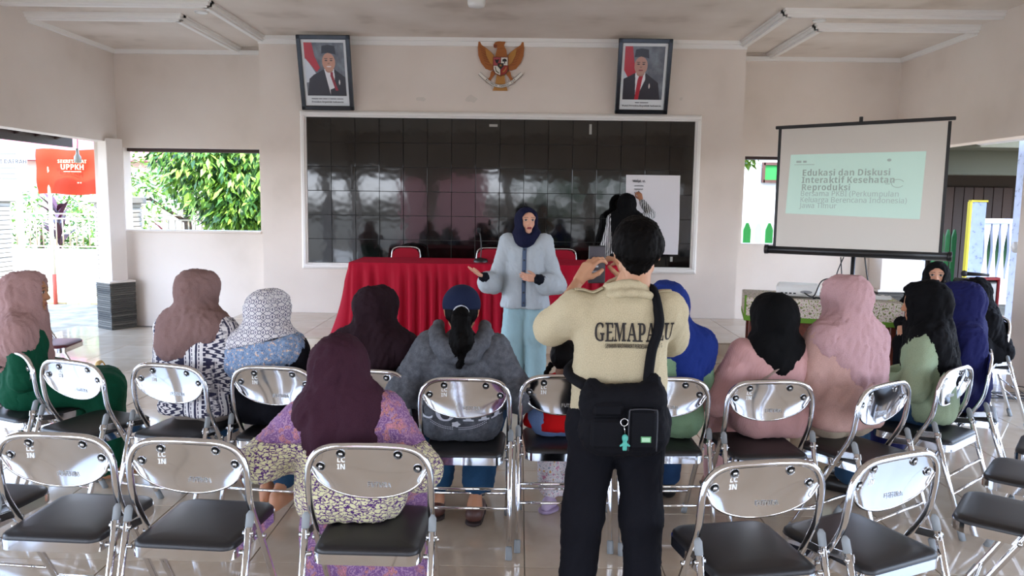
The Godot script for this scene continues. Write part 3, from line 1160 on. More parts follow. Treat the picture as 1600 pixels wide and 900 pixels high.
func build_right_yard() -> void:
	var st: SurfaceTool
	# bright outer wall seen through the right front window
	st = S()
	wall_piece(st, 2.0, 4.9, -0.06, 3.6, -14.0, -14.2)
	wall_piece(st, 3.9, 4.0, -0.06, 3.6, -13.8, -14.0)
	struct("wall_neighbour", st, mat("e3e3e3", 0.85))
	var t := thing("green_window", "small green window in a brown frame on the neighbouring wall", "window", Vector3(4.66, 2.24, -13.97))
	st = S()
	for q in [[-0.3, 0.0, 0.05, 0.36], [0.3, 0.0, 0.05, 0.36]]:
		box(st, Vector3(q[0], q[1], 0), Vector3(q[2], q[3], 0.06))
	for y in [-0.155, 0.155]:
		box(st, Vector3(0, y, 0), Vector3(0.6, 0.05, 0.06))
	obj("frame", st, mat("5a3a30", 0.7), t)
	st = S()
	box(st, Vector3(0, 0, -0.01), Vector3(0.56, 0.27, 0.02))
	obj("shutter", st, mat("2f9a40", 0.6), t)
	picket("green_picket_fence", "green and white picket fence outside the right front window", Vector3(3.3, 0.0, -11.2), 9, 0.16, 1.08, 1.4, 0.0)
	t = thing("hanging_plant", "leafy spray hanging outside the top of the right front window", "plant", Vector3(2.95, 2.2, -10.6))
	st = S(true)
	tube(st, [Vector3(0, 0.5, 0), Vector3(0.05, 0.2, 0), Vector3(0.1, 0.0, 0)], 0.008, 6)
	obj("stem", st, M.dark_wood, t)
	leaves(t, "foliage", [[Vector3(0.05, 0.08, 0), Vector3(0.22, 0.12, 0.15)]], 90, 0.13, [M.leaf[0], M.leaf[2]], 81, 0.6)
	# veranda of the house to the right
	st = S()
	wall_piece(st, 5.6, 16.0, -0.06, 2.9, -14.5, -14.7)
	wall_piece(st, 5.6, 5.8, -0.06, 2.9, -14.7, -13.6)
	struct("wall_veranda", st, mat("34281f", 0.85))
	st = S()
	wall_piece(st, 5.5, 16.0, 2.15, 2.5, -11.6, -11.9)
	wall_piece(st, 5.5, 16.0, 2.5, 2.6, -10.9, -14.7)
	struct("trim_13", st, mat("4d4c3c", 0.8))
	var dr := thing("wooden_door", "dark wooden board door with a small round sticker under the veranda", "door", Vector3(8.4, -0.06, -14.45))
	for i in 8:
		st = S()
		box(st, Vector3(-0.62 + i * 0.18, 1.05, 0), Vector3(0.172, 2.1, 0.05), Basis(), 0.006)
		obj("board", st, tri_tex(mat(["36201a", "3d241a", "301b14"][i % 3], 0.6), M.weave, 1.5), dr)
	st = S()
	prism(st, ellipse_poly(Vector2(0.05, 1.25), 0.11, 0.1), 0.026, 0.032)
	obj("sticker", st, mat("c9c4b8", 0.6), dr)
	# painted posts
	for p in [[5.65, -11.0, 0.2, "a9b8dc", "pale blue square veranda post next to the hall's corner", 2.4], [6.25, -10.6, 0.2, "a9b5d6", "blue gate post with a yellow edge", 1.8], [6.64, -10.2, 0.2, "c3cbe2", "flaking bluish white post at the veranda's end", 2.7]]:
		t = thing("painted_post", p[4], "post", Vector3(p[0], -0.06, p[1]))
		st = S()
		box(st, Vector3(0, p[5] * 0.5, 0), Vector3(p[2], p[5], p[2] if p[5] > 2.0 else 0.06), Basis(), 0.008)
		obj("shaft", st, tri_tex(mat(p[3], 0.8), noise_tex(41, 0.03, [[0.0, "8a8a90"], [0.25, "f0f0f0"], [1.0, "ffffff"]], 256, 4), 1.1), t)
		if p[5] < 2.0 and p[5] > 1.5:
			st = S()
			box(st, Vector3(-p[2] * 0.5 - 0.012, p[5] * 0.5, 0.0), Vector3(0.024, p[5], 0.07))
			box(st, Vector3(0.0, p[5] + 0.012, 0), Vector3(p[2] + 0.02, 0.025, 0.08))
			obj("painted_edge", st, mat("c8b52e", 0.7), t)
	t = thing("white_pipe", "white drain pipe beside the flaking post", "pipe", Vector3(5.5, -0.06, -8.4))
	st = S(true)
	tube(st, [Vector3(0, 0, 0), Vector3(0, 2.6, 0)], 0.05, 12)
	obj("pipe_body", st, mat("dcdcdc", 0.5), t)
	st = S(true)
	tube(st, [Vector3(-0.12, 1.3, 0), Vector3(0.0, 1.3, 0)], 0.06, 12)
	obj("pipe_joint", st, mat("dcdcdc", 0.5), t)
	balusters(Vector3(6.36, 0.62, -10.75))
	picket("green_gate", "dark green slatted gate between the veranda posts", Vector3(6.02, 0.0, -10.95), 4, 0.09, 0.5, 1.35, 0.0)
	tree("yard_bush", "dark bush between the veranda posts", Vector3(5.6, 0, -11.6), 0.4, [[Vector3(0, 0.75, 0), Vector3(0.4, 0.6, 0.3)]], 500, 0.11, [M.leaf[3], M.leaf[1]], 83, 0.2)

func picket(called: String, label: String, at: Vector3, n: int, step: float, y0: float, y1: float, turn: float) -> void:
	var t := thing(called, label, "fence", at, turn)
	var dark := called == "green_gate"
	for i in n:
		var st := S()
		var x := (i - (n - 1) * 0.5) * step
		var poly := PackedVector2Array([Vector2(x - step * 0.3, 0.0), Vector2(x + step * 0.3, 0.0), Vector2(x + step * 0.34, y1 - 0.1), Vector2(x + step * 0.1, y1), Vector2(x - step * 0.1, y1), Vector2(x - step * 0.34, y1 - 0.1)])
		prism(st, poly, -0.015, 0.015)
		obj("picket", st, mat("1f6a33" if dark else ("2fa043" if i % 2 == 0 else "eef2ee"), 0.6), t)
	for y in [y0, y0 - 0.5]:
		var st := S()
		box(st, Vector3(0, maxf(y, 0.15), -0.035), Vector3(n * step, 0.06, 0.03))
		obj("rail", st, mat("d8dcd8" if not dark else "24402c", 0.6), t)

func balusters(at: Vector3) -> void:
	# white frame with spindle-shaped openings backed in dark green
	var t := thing("baluster_fence", "white painted fence with spindle openings in dark green", "fence", at)
	var st := S()
	box(st, Vector3(0.45, -0.12, 0), Vector3(1.1, 0.35, 0.08))
	box(st, Vector3(0.45, 0.86, 0), Vector3(1.1, 0.07, 0.1), Basis(), 0.01)
	obj("rail", st, mat("c2cbe0", 0.8), t)
	for i in 9:
		st = S()
		var poly := PackedVector2Array()
		var pts := []
		for k in 13:
			var u := k / 12.0
			pts.append(Vector2(0.016 + 0.030 * absf(cos(PI * u)) * absf(cos(PI * u)), 0.05 + u * 0.78))
		for p in pts:
			poly.append(Vector2(p.x, p.y))
		for k in 13:
			poly.append(Vector2(-pts[12 - k].x, pts[12 - k].y))
		prism(st, poly, -0.03, 0.03, Transform3D(Basis(), Vector3(i * 0.115, 0, 0)))
		obj("baluster", st, mat("c8d0e2", 0.8), t)
	st = S()
	box(st, Vector3(0.45, 0.43, -0.09), Vector3(1.1, 0.85, 0.02))
	obj("backing", st, mat("1d4a2b", 0.8), t)

# ---------------------------------------------------------------- table, portraits, emblem, paper
func build_stage_things() -> void:
	var st: SurfaceTool
	# table and its pleated cover
	var t := thing("folding_table", "long table hidden under the pleated red cloth", "table", Vector3(-0.34, STAGE, -8.1))
	st = S()
	box(st, Vector3(0, 0.725, 0), Vector3(2.68, 0.03, 0.7), Basis(), 0.005)
	obj("tabletop", st, mat("8b6b4b", 0.6), t)
	for x in [-1.25, 1.25]:
		for z in [-0.28, 0.28]:
			st = S(true)
			tube(st, [Vector3(x, 0, z), Vector3(x, 0.71, z)], 0.016, 8)
			obj("leg", st, M.chrome_dull, t)
	t = thing("tablecloth", "bright red satin cloth with a pleated skirt covering the long table", "tablecloth", Vector3(-0.34, STAGE, -8.1))
	st = S()
	box(st, Vector3(0, 0.753, 0), Vector3(2.76, 0.012, 0.77), Basis(), 0.005)
	obj("top_cloth", st, M.red_cloth, t)
	st = S(true)
	var ring := []
	var per := 0.0
	var corners := [Vector2(-1.38, -0.385), Vector2(-1.38, 0.385), Vector2(1.38, 0.385), Vector2(1.38, -0.385)]
	var steps := 420
	var total := 2 * (2.76 + 0.77)
	for i in steps:
		var s := total * i / steps
		var p := Vector2.ZERO
		var nrm := Vector2.ZERO
		if s < 0.77:
			p = Vector2(-1.38, -0.385 + s); nrm = Vector2(-1, 0)
		elif s < 0.77 + 2.76:
			p = Vector2(-1.38 + s - 0.77, 0.385); nrm = Vector2(0, 1)
		elif s < 2 * 0.77 + 2.76:
			p = Vector2(1.38, 0.385 - (s - 3.53)); nrm = Vector2(1, 0)
		else:
			p = Vector2(1.38 - (s - 4.30), -0.385); nrm = Vector2(0, -1)
		var corner := 0.0
		for c in corners:
			corner = maxf(corner, 1.0 - (c as Vector2).distance_to(p) / 0.16)
		if corner > 0:
			nrm = (nrm + (p * Vector2(1.0, 3.58)).normalized() * corner * 1.2).normalized()
		# box pleats of uneven width
		var ph := s / 0.118 + 0.35 * sin(s * 3.1) + 0.2 * sin(s * 7.7)
		var f := ph - floorf(ph)
		var w := 0.042 * smoothstep(0.0, 0.22, f) * (1.0 - smoothstep(0.62, 0.75, f)) + 0.006 * sin(ph * 9.0)
		ring.append([p, nrm, w])
	var rows := 12
	for i in steps:
		for j in rows:
			var q := []
			for d in [[0, 0], [1, 0], [1, 1], [0, 1]]:
				var e: Array = ring[(i + d[0]) % steps]
				var v: float = (j + d[1]) / float(rows)
				var side: float = absf((e[1] as Vector2).x)
				var out: float = 0.003 + e[2] * smoothstep(0.0, 0.25, v) * (0.6 + 0.6 * v) + (0.02 + 0.14 * side) * v * v
				var pp: Vector2 = e[0] + (e[1] as Vector2) * out
				q.append(Vector3(pp.x, 0.758 - 0.752 * v, pp.y))
			quad(st, q[0], q[1], q[2], q[3], Vector3(clampf(q[0].x, -1.1, 1.1), q[0].y, 0))
	obj("skirt", st, M.red_cloth, t)
	# three red padded chairs behind the table
	var backs := ["red padded chair behind the table's far left end", "red padded chair behind the microphone", "red padded chair behind the table at the speaker's elbow"]
	for i in 3:
		red_chair(Vector3([-1.325, -0.33, 0.5][i], STAGE, -8.75), backs[i])
	# microphone
	t = thing("microphone", "black gooseneck microphone standing on the red table", "microphone", Vector3(-0.40, STAGE + 0.759, -7.98))
	st = S(true)
	lathe(st, Vector3.ZERO, [[0.075, 0.0], [0.075, 0.02], [0.06, 0.035], [0.012, 0.045], [0.0, 0.045]], 18)
	obj("base", st, M.black_plastic, t)
	st = S(true)
	tube(st, smooth_path([Vector3(0, 0.04, 0), Vector3(0.005, 0.16, 0), Vector3(-0.005, 0.27, -0.01), Vector3(-0.02, 0.325, -0.02)]), 0.006, 8)
	obj("gooseneck", st, M.black_plastic, t)
	st = S(true)
	lathe(st, Vector3(-0.022, 0.31, -0.02), [[0.0, 0.05], [0.016, 0.045], [0.02, 0.025], [0.016, 0.0], [0.006, -0.01]], 12)
	obj("microphone_head", st, mat("1b1b1c", 0.9), t)
	# flip-chart paper on the black tiles
	t = thing("chart_paper", "large white sheet of paper taped to the black tiles", "paper", Vector3(1.6, 1.523, ZC + 0.018))
	st = S()
	for i in 12:
		for j in 12:
			var q := []
			for d in [[0, 0], [1, 0], [1, 1], [0, 1]]:
				var u: float = (i + d[0]) / 12.0
				var v: float = (j + d[1]) / 12.0
				q.append(Vector3(-0.325 + 0.65 * u + 0.004 * sin(v * 5), -0.475 + 0.95 * v, 0.004 + 0.003 * sin(u * 8 + v * 2) + 0.003 * sin(v * 6)))
			quad(st, q[0], q[1], q[2], q[3], Vector3(0, 0, -5))
	obj("sheet", st, mat("dcd8da", 0.7), t)
	st = S(true)
	for l in [[-0.25, 0.40, 0.10, 0.022], [-0.13, 0.40, 0.03, 0.016], [-0.225, 0.345, 0.11, 0.010], [-0.225, 0.305, 0.10, 0.011], [-0.225, 0.265, 0.012, 0.010]]:
		scribble(st, Vector3(l[0], l[1], 0.0115), l[2], l[3], 0.0022, l[0] * 40.0 + l[1] * 90.0)
	obj("handwriting", st, mat("3a3a42", 0.8), t)
	build_emblem()
	portrait("framed portrait of a smiling man in dark suit, red tie and black cap", Vector3(-2.29, 2.715, -9.29), 0.0, 0)
	portrait("framed portrait of a younger unsmiling man in dark suit, bright red tie and black cap", Vector3(1.415, 2.715, -9.29), 0.0, 1)

func red_chair(at: Vector3, label: String) -> void:
	var t := thing("padded_chair", label, "chair", at, PI, "red chairs behind the table")
	var st := S(true)
	tube(st, smooth_path([Vector3(-0.17, 0.44, 0.17), Vector3(-0.165, 0.74, 0.22), Vector3(-0.135, 0.83, 0.235), Vector3(0, 0.845, 0.238), Vector3(0.135, 0.83, 0.235), Vector3(0.165, 0.74, 0.22), Vector3(0.17, 0.44, 0.17)], 8), 0.011, 8)
	obj("back_frame", st, M.chrome_dull, t)
	st = S(true)
	var poly := PackedVector2Array()
	for p in [Vector2(-0.155, 0.5), Vector2(0.155, 0.5), Vector2(0.157, 0.72), Vector2(0.15, 0.78), Vector2(0.12, 0.82), Vector2(0.06, 0.833), Vector2(-0.06, 0.833), Vector2(-0.12, 0.82), Vector2(-0.15, 0.78), Vector2(-0.157, 0.72)]:
		poly.append(p)
	var s2 := S()
	prism(s2, poly, 0.2, 0.245)
	obj("backrest", s2, cloth("a5182c", 0.7, 0.3), t)
	st = S()
	box(st, Vector3(0, 0.45, -0.02), Vector3(0.4, 0.07, 0.4), Basis(), 0.025)
	obj("seat", st, cloth("a5182c", 0.7, 0.3), t)
	for x in [-0.18, 0.18]:
		for z in [-0.19, 0.17]:
			st = S(true)
			tube(st, [Vector3(x, 0.0, z * 1.1), Vector3(x, 0.43, z)], 0.011, 8)
			obj("leg", st, M.chrome_dull, t)

func mirror(p: Array) -> Array:
	var o := []
	for i in p.size():
		o.append(Vector2(893.0 - p[p.size() - 1 - i].x, p[p.size() - 1 - i].y))
	return o

func build_emblem() -> void:
	# carved wooden eagle; outlines in millimetre-like units about its middle
	var t := thing("eagle_emblem", "carved golden eagle emblem with a quartered shield and white ribbon", "emblem", Vector3(-0.25, 3.27, ZC + 0.004))
	var gold := tri_tex(mat("b5692a", 0.45), M.weave, 8.0)
	var gold2 := tri_tex(mat("c98a3c", 0.4), M.weave, 8.0)
	var brown := mat("7a3418", 0.5)
	var black := mat("1a1614", 0.5)
	var white := mat("e9e2d6", 0.6)
	var red := mat("9c2a22", 0.5)
	var K := 0.00080
	var cv := func(p: Array) -> PackedVector2Array:
		var o := PackedVector2Array()
		for v in p:
			o.append(Vector2((v.x - 446.5) * K, (470.0 - v.y) * K))
		return o
	var add := func(called: String, p: Array, z0: float, z1: float, m: Material) -> void:
		var st := S()
		prism(st, cv.call(p), z0, z1)
		obj(called, st, m, t)
	var wing := [Vector2(120, 85), Vector2(135, 140), Vector2(160, 190), Vector2(230, 235), Vector2(300, 290), Vector2(350, 345), Vector2(340, 545), Vector2(290, 555), Vector2(220, 530), Vector2(150, 440), Vector2(112, 340), Vector2(104, 230)]
	var inner := [Vector2(218, 240), Vector2(292, 292), Vector2(345, 350), Vector2(338, 490), Vector2(282, 442), Vector2(228, 335)]
	var leg := [Vector2(320, 555), Vector2(372, 602), Vector2(330, 650), Vector2(300, 700), Vector2(262, 735), Vector2(228, 722), Vector2(288, 645), Vector2(300, 585)]
	for s in 2:
		add.call("wing", wing if s == 0 else mirror(wing), 0.0, 0.022, gold)
		add.call("wing_covert", inner if s == 0 else mirror(inner), 0.02, 0.032, gold2)
		add.call("leg", leg if s == 0 else mirror(leg), 0.0, 0.024, gold)
		var tip := [Vector2(112, 85), Vector2(122, 72), Vector2(130, 110), Vector2(120, 130)]
		add.call("wing_tip", tip if s == 0 else mirror(tip), 0.0, 0.02, brown)
		# feather grooves as fine dark ridges
		for i in 7:
			var a := Vector2(128 + i * 14, 215 + i * 40)
			var b := Vector2(205 + i * 16, 262 + i * 36)
			if s == 1:
				a.x = 893 - a.x
				b.x = 893 - b.x
			var st := S(true)
			var q: PackedVector2Array = cv.call([a, (a + b) * 0.5 + Vector2(0, 8), b])
			tube(st, [Vector3(q[0].x, q[0].y, 0.022), Vector3(q[1].x, q[1].y, 0.023), Vector3(q[2].x, q[2].y, 0.022)], 0.0022, 6)
			obj("feather_line", st, brown, t)
	add.call("body", [Vector2(360, 380), Vector2(372, 315), Vector2(388, 250), Vector2(404, 190), Vector2(470, 180), Vector2(498, 215), Vector2(525, 260), Vector2(538, 330), Vector2(540, 380)], 0.0, 0.036, gold)
	add.call("head", [Vector2(388, 255), Vector2(392, 225), Vector2(360, 235), Vector2(340, 222), Vector2(335, 195), Vector2(362, 158), Vector2(418, 140), Vector2(470, 150), Vector2(512, 150), Vector2(492, 190), Vector2(500, 235)], 0.01, 0.05, gold)
	add.call("beak", [Vector2(395, 212), Vector2(358, 232), Vector2(338, 220), Vector2(345, 200), Vector2(375, 190)], 0.04, 0.055, brown)
	add.call("tail", [Vector2(388, 620), Vector2(502, 620), Vector2(522, 760), Vector2(555, 848), Vector2(330, 848), Vector2(365, 760)], 0.0, 0.02, gold2)
	add.call("shield_rim", [Vector2(330, 364), Vector2(560, 364), Vector2(560, 545), Vector2(530, 606), Vector2(446, 645), Vector2(362, 606), Vector2(330, 545)], 0.03, 0.044, brown)
	add.call("shield_quarter", [Vector2(342, 376), Vector2(440, 376), Vector2(440, 486), Vector2(342, 486)], 0.044, 0.05, mat("a9474c", 0.5))
	add.call("shield_quarter", [Vector2(452, 376), Vector2(548, 376), Vector2(548, 486), Vector2(452, 486)], 0.044, 0.05, white)
	add.call("shield_quarter", [Vector2(342, 496), Vector2(440, 496), Vector2(440, 628), Vector2(370, 598), Vector2(342, 540)], 0.044, 0.05, white)
	add.call("shield_quarter", [Vector2(452, 496), Vector2(548, 496), Vector2(548, 540), Vector2(522, 598), Vector2(452, 628)], 0.044, 0.05, red)
	add.call("centre_shield", [Vector2(400, 458), Vector2(490, 458), Vector2(490, 500), Vector2(446, 552), Vector2(400, 500)], 0.05, 0.056, black)
	add.call("star", [Vector2(446, 468), Vector2(452, 484), Vector2(468, 484), Vector2(455, 494), Vector2(460, 510), Vector2(446, 500), Vector2(432, 510), Vector2(437, 494), Vector2(424, 484), Vector2(440, 484)], 0.056, 0.059, gold2)
	add.call("bull_head", [Vector2(355, 395), Vector2(375, 410), Vector2(400, 410), Vector2(425, 395), Vector2(415, 430), Vector2(398, 458), Vector2(382, 458), Vector2(368, 430)], 0.05, 0.054, black)
	add.call("banyan_tree", [Vector2(470, 432), Vector2(472, 405), Vector2(500, 390), Vector2(530, 402), Vector2(538, 430), Vector2(510, 436), Vector2(512, 464), Vector2(496, 464), Vector2(498, 436)], 0.05, 0.054, black)
	add.call("rice_stalk", [Vector2(358, 512), Vector2(372, 508), Vector2(385, 560), Vector2(428, 596), Vector2(422, 610), Vector2(374, 578)], 0.05, 0.054, mat("6d6a55", 0.6))
	add.call("chain", [Vector2(470, 590), Vector2(500, 580), Vector2(528, 540), Vector2(535, 515), Vector2(520, 515), Vector2(510, 540), Vector2(480, 570)], 0.05, 0.054, gold2)
	# ribbon with the motto, letter by letter along its curve
	var arc := func(u: float) -> Vector2: return Vector2(130 + 632 * u, 600 + 188 * sin(PI * clampf(u, 0.0, 1.0)) - 5 * u)
	for e in [[24.0, 0.026, 0.030, black], [19.0, 0.028, 0.034, white]]:
		var up := []
		var dn := []
		for i in 25:
			var u := i / 24.0
			var c: Vector2 = arc.call(u)
			var d: Vector2 = ((arc.call(u + 0.01) as Vector2) - (arc.call(u - 0.01) as Vector2)).normalized()
			if u < 0.01 or u > 0.99:
				d = Vector2(0.75, 0.65 if u < 0.5 else -0.65)
			var nn := Vector2(-d.y, d.x)
			up.append(c - nn * e[0])
			dn.push_front(c + nn * e[0])
		add.call("ribbon" if e[0] < 20 else "ribbon_edge", up + dn, e[1], e[2], e[3])
	var motto := "BHINNEKA TUNGGAL IKA"
	for i in motto.length():
		if motto[i] == " ":
			continue
		var u := 0.17 + 0.66 * i / (motto.length() - 1.0)
		var c: Vector2 = arc.call(u)
		var d: Vector2 = ((arc.call(u + 0.01) as Vector2) - (arc.call(u - 0.01) as Vector2)).normalized()
		var o := put("letter", lettering(motto[i], 0.026, 0.002), black, t)
		o.position = Vector3((c.x - 446.5) * K, (470 - c.y) * K, 0.0345)
		o.rotation.z = -atan2(d.y, d.x)

func in_poly(p: Vector2, poly: PackedVector2Array) -> bool:
	return Geometry2D.is_point_in_polygon(p, poly)

func portrait(label: String, at: Vector3, turn: float, who: int) -> void:
	# hangs from the top and leans out from the wall
	var t := thing("framed_portrait", label, "picture", at, turn)
	var b := Basis(Vector3.RIGHT, 0.27)
	var w := 0.62
	var h := 0.85
	var T := Transform3D(b, Vector3.ZERO)
	var st := S()
	for s in [-1.0, 1.0]:
		box(st, T * Vector3(s * (w * 0.5 - 0.025), h * 0.5, 0.015), Vector3(0.05, h, 0.03), b, 0.006)
		box(st, T * Vector3(0, h * 0.5 + s * (h * 0.5 - 0.025), 0.015), Vector3(w, 0.05, 0.03), b, 0.006)
	obj("frame", st, mat("15141a", 0.18), t)
	st = S()
	box(st, T * Vector3(0, h * 0.5, 0.006), Vector3(w - 0.06, h - 0.06, 0.01), b)
	obj("mount", st, mat("dcdfe0", 0.35), t)
	var skin := [Color.html("c58f76"), Color.html("b98a78")][who] as Color
	var cx: float = [0.60, 0.42][who]
	var suit := PackedVector2Array([Vector2(cx - 0.62, 1.1), Vector2(cx - 0.52, 0.68), Vector2(cx - 0.40, 0.60), Vector2(cx - 0.14, 0.50), Vector2(cx + 0.14, 0.50), Vector2(cx + 0.32, 0.60), Vector2(cx + 0.46, 0.68), Vector2(cx + 0.55, 1.1)])
	var shirt := PackedVector2Array([Vector2(cx - 0.13, 0.49), Vector2(cx + 0.12, 0.49), Vector2(cx + 0.13, 0.62), Vector2(cx + (0.10 if who == 0 else -0.0), 0.85), Vector2(cx - 0.06 * who, 1.0 - 0.12 * (1 - who)), Vector2(cx - 0.10 * who, 1.0)])
	var tie := PackedVector2Array([Vector2(cx + 0.03 - 0.06 * who, 0.55), Vector2(cx + 0.09 - 0.02 * who, 0.55), Vector2(cx + 0.09 - 0.04 * who, 0.62), Vector2(cx + 0.2 - 0.22 * who, 0.9 + 0.1 * who), Vector2(cx + 0.13 - 0.25 * who, 0.9 + 0.1 * who), Vector2(cx + 0.02 - 0.08 * who, 0.62)])
	var flag := [PackedVector2Array([Vector2(0, 0), Vector2(0.2, 0), Vector2(0.25, 0.25), Vector2(0.37, 0.47), Vector2(0.28, 0.55), Vector2(0.0, 0.28)]), PackedVector2Array([Vector2(0, 0), Vector2(0.19, 0), Vector2(0.25, 0.3), Vector2(0.3, 0.5), Vector2(0.12, 0.6), Vector2(0.0, 0.44)])][who] as PackedVector2Array
	var cap := PackedVector2Array([Vector2(cx - 0.17, 0.20), Vector2(cx - 0.15, 0.06), Vector2(cx, 0.04), Vector2(cx + 0.17, 0.06), Vector2(cx + 0.19, 0.22), Vector2(cx, 0.19)])
	var tex := img_tex(144, 190, func(u: float, v: float) -> Color:
		var p := Vector2(u, v)
		var c := Color.html("58595f").lerp(Color.html("7d8288"), clampf(noise.get_noise_2d(u * 3.0 + who * 9, v * 3.0) + 0.4, 0.0, 1.0))
		if in_poly(p, flag):
			c = Color.html("b8222e")
		elif u < 0.3 and v > 0.3 and v < 0.75 and u < (v - 0.25) * 0.8 and u < 0.28:
			c = Color.html("ccd0d8")
		if in_poly(p, suit):
			c = Color.html("2a2226")
		if in_poly(p, shirt):
			c = Color.html("e2e0e2")
		if in_poly(p, tie):
			c = Color.html("8e1f2a" if who == 0 else "b01828")
		var f := (p - Vector2(cx, 0.36)) / Vector2(0.165, 0.17)
		var nk := (p - Vector2(cx, 0.5)) / Vector2(0.10, 0.06)
		if nk.length() < 1.0:
			c = skin * 0.9
		if f.length() < 1.0:
			c = skin
			for s in [-1.0, 1.0]:
				if ((p - Vector2(cx + s * 0.065, 0.33)) / Vector2(0.035, 0.011)).length() < 1.0:
					c = Color.html("3a2a28")
				if ((p - Vector2(cx + s * 0.068, 0.295)) / Vector2(0.045, 0.008)).length() < 1.0:
					c = Color.html("4a3a36")
				if ((p - Vector2(cx + s * 0.165, 0.36)) / Vector2(0.02, 0.035)).length() < 1.0:
					c = skin
			if ((p - Vector2(cx, 0.385)) / Vector2(0.03, 0.014)).length() < 1.0:
				c = skin.darkened(0.18)
			if ((p - Vector2(cx, 0.445)) / Vector2(0.06, 0.014)).length() < 1.0:
				c = Color.html("e4d4cc") if who == 0 else Color.html("8e4a48")
		if in_poly(p, cap):
			c = Color.html("221c22")
		if ((p - Vector2(cx + 0.24, 0.74)) / Vector2(0.018, 0.05)).length() < 1.0:
			c = Color.html("d8d0cc")
		return c)
	var pm := mat("ffffff", 0.25)
	pm.albedo_texture = tex
	st = S()
	var pw := 0.46
	var ph := 0.60
	var z := 0.0125
	var y1 := h - 0.085
	var vs := [Vector3(-pw / 2, y1, z), Vector3(pw / 2, y1, z), Vector3(pw / 2, y1 - ph, z), Vector3(-pw / 2, y1 - ph, z)]
	var uv := [Vector2(0, 0), Vector2(1, 0), Vector2(1, 1), Vector2(0, 1)]
	for i in [0, 1, 2, 0, 2, 3]:
		st.set_uv(uv[i])
		st.add_vertex(T * (vs[i] as Vector3))
	obj("photograph_print", st, pm, t)
	var o := put("caption", lettering(["Presiden Republik Indonesia", "Wakil Presiden Republik Indonesia"][who], 0.026, 0.001, true), mat("2c2c30", 0.6), t)
	o.transform = Transform3D(b, T * Vector3(0, 0.094, 0.0125))
	st = S()
	faint_line(st, Transform3D(b, T * Vector3(0, 0.13, 0.0122)), [[0.08, 0.04, 0.055, 0.015, 0.075, 0.075], [0.05, 0.1]][who], 0.009)
	obj("caption_name_line", st, mat("55555a", 0.6), t)

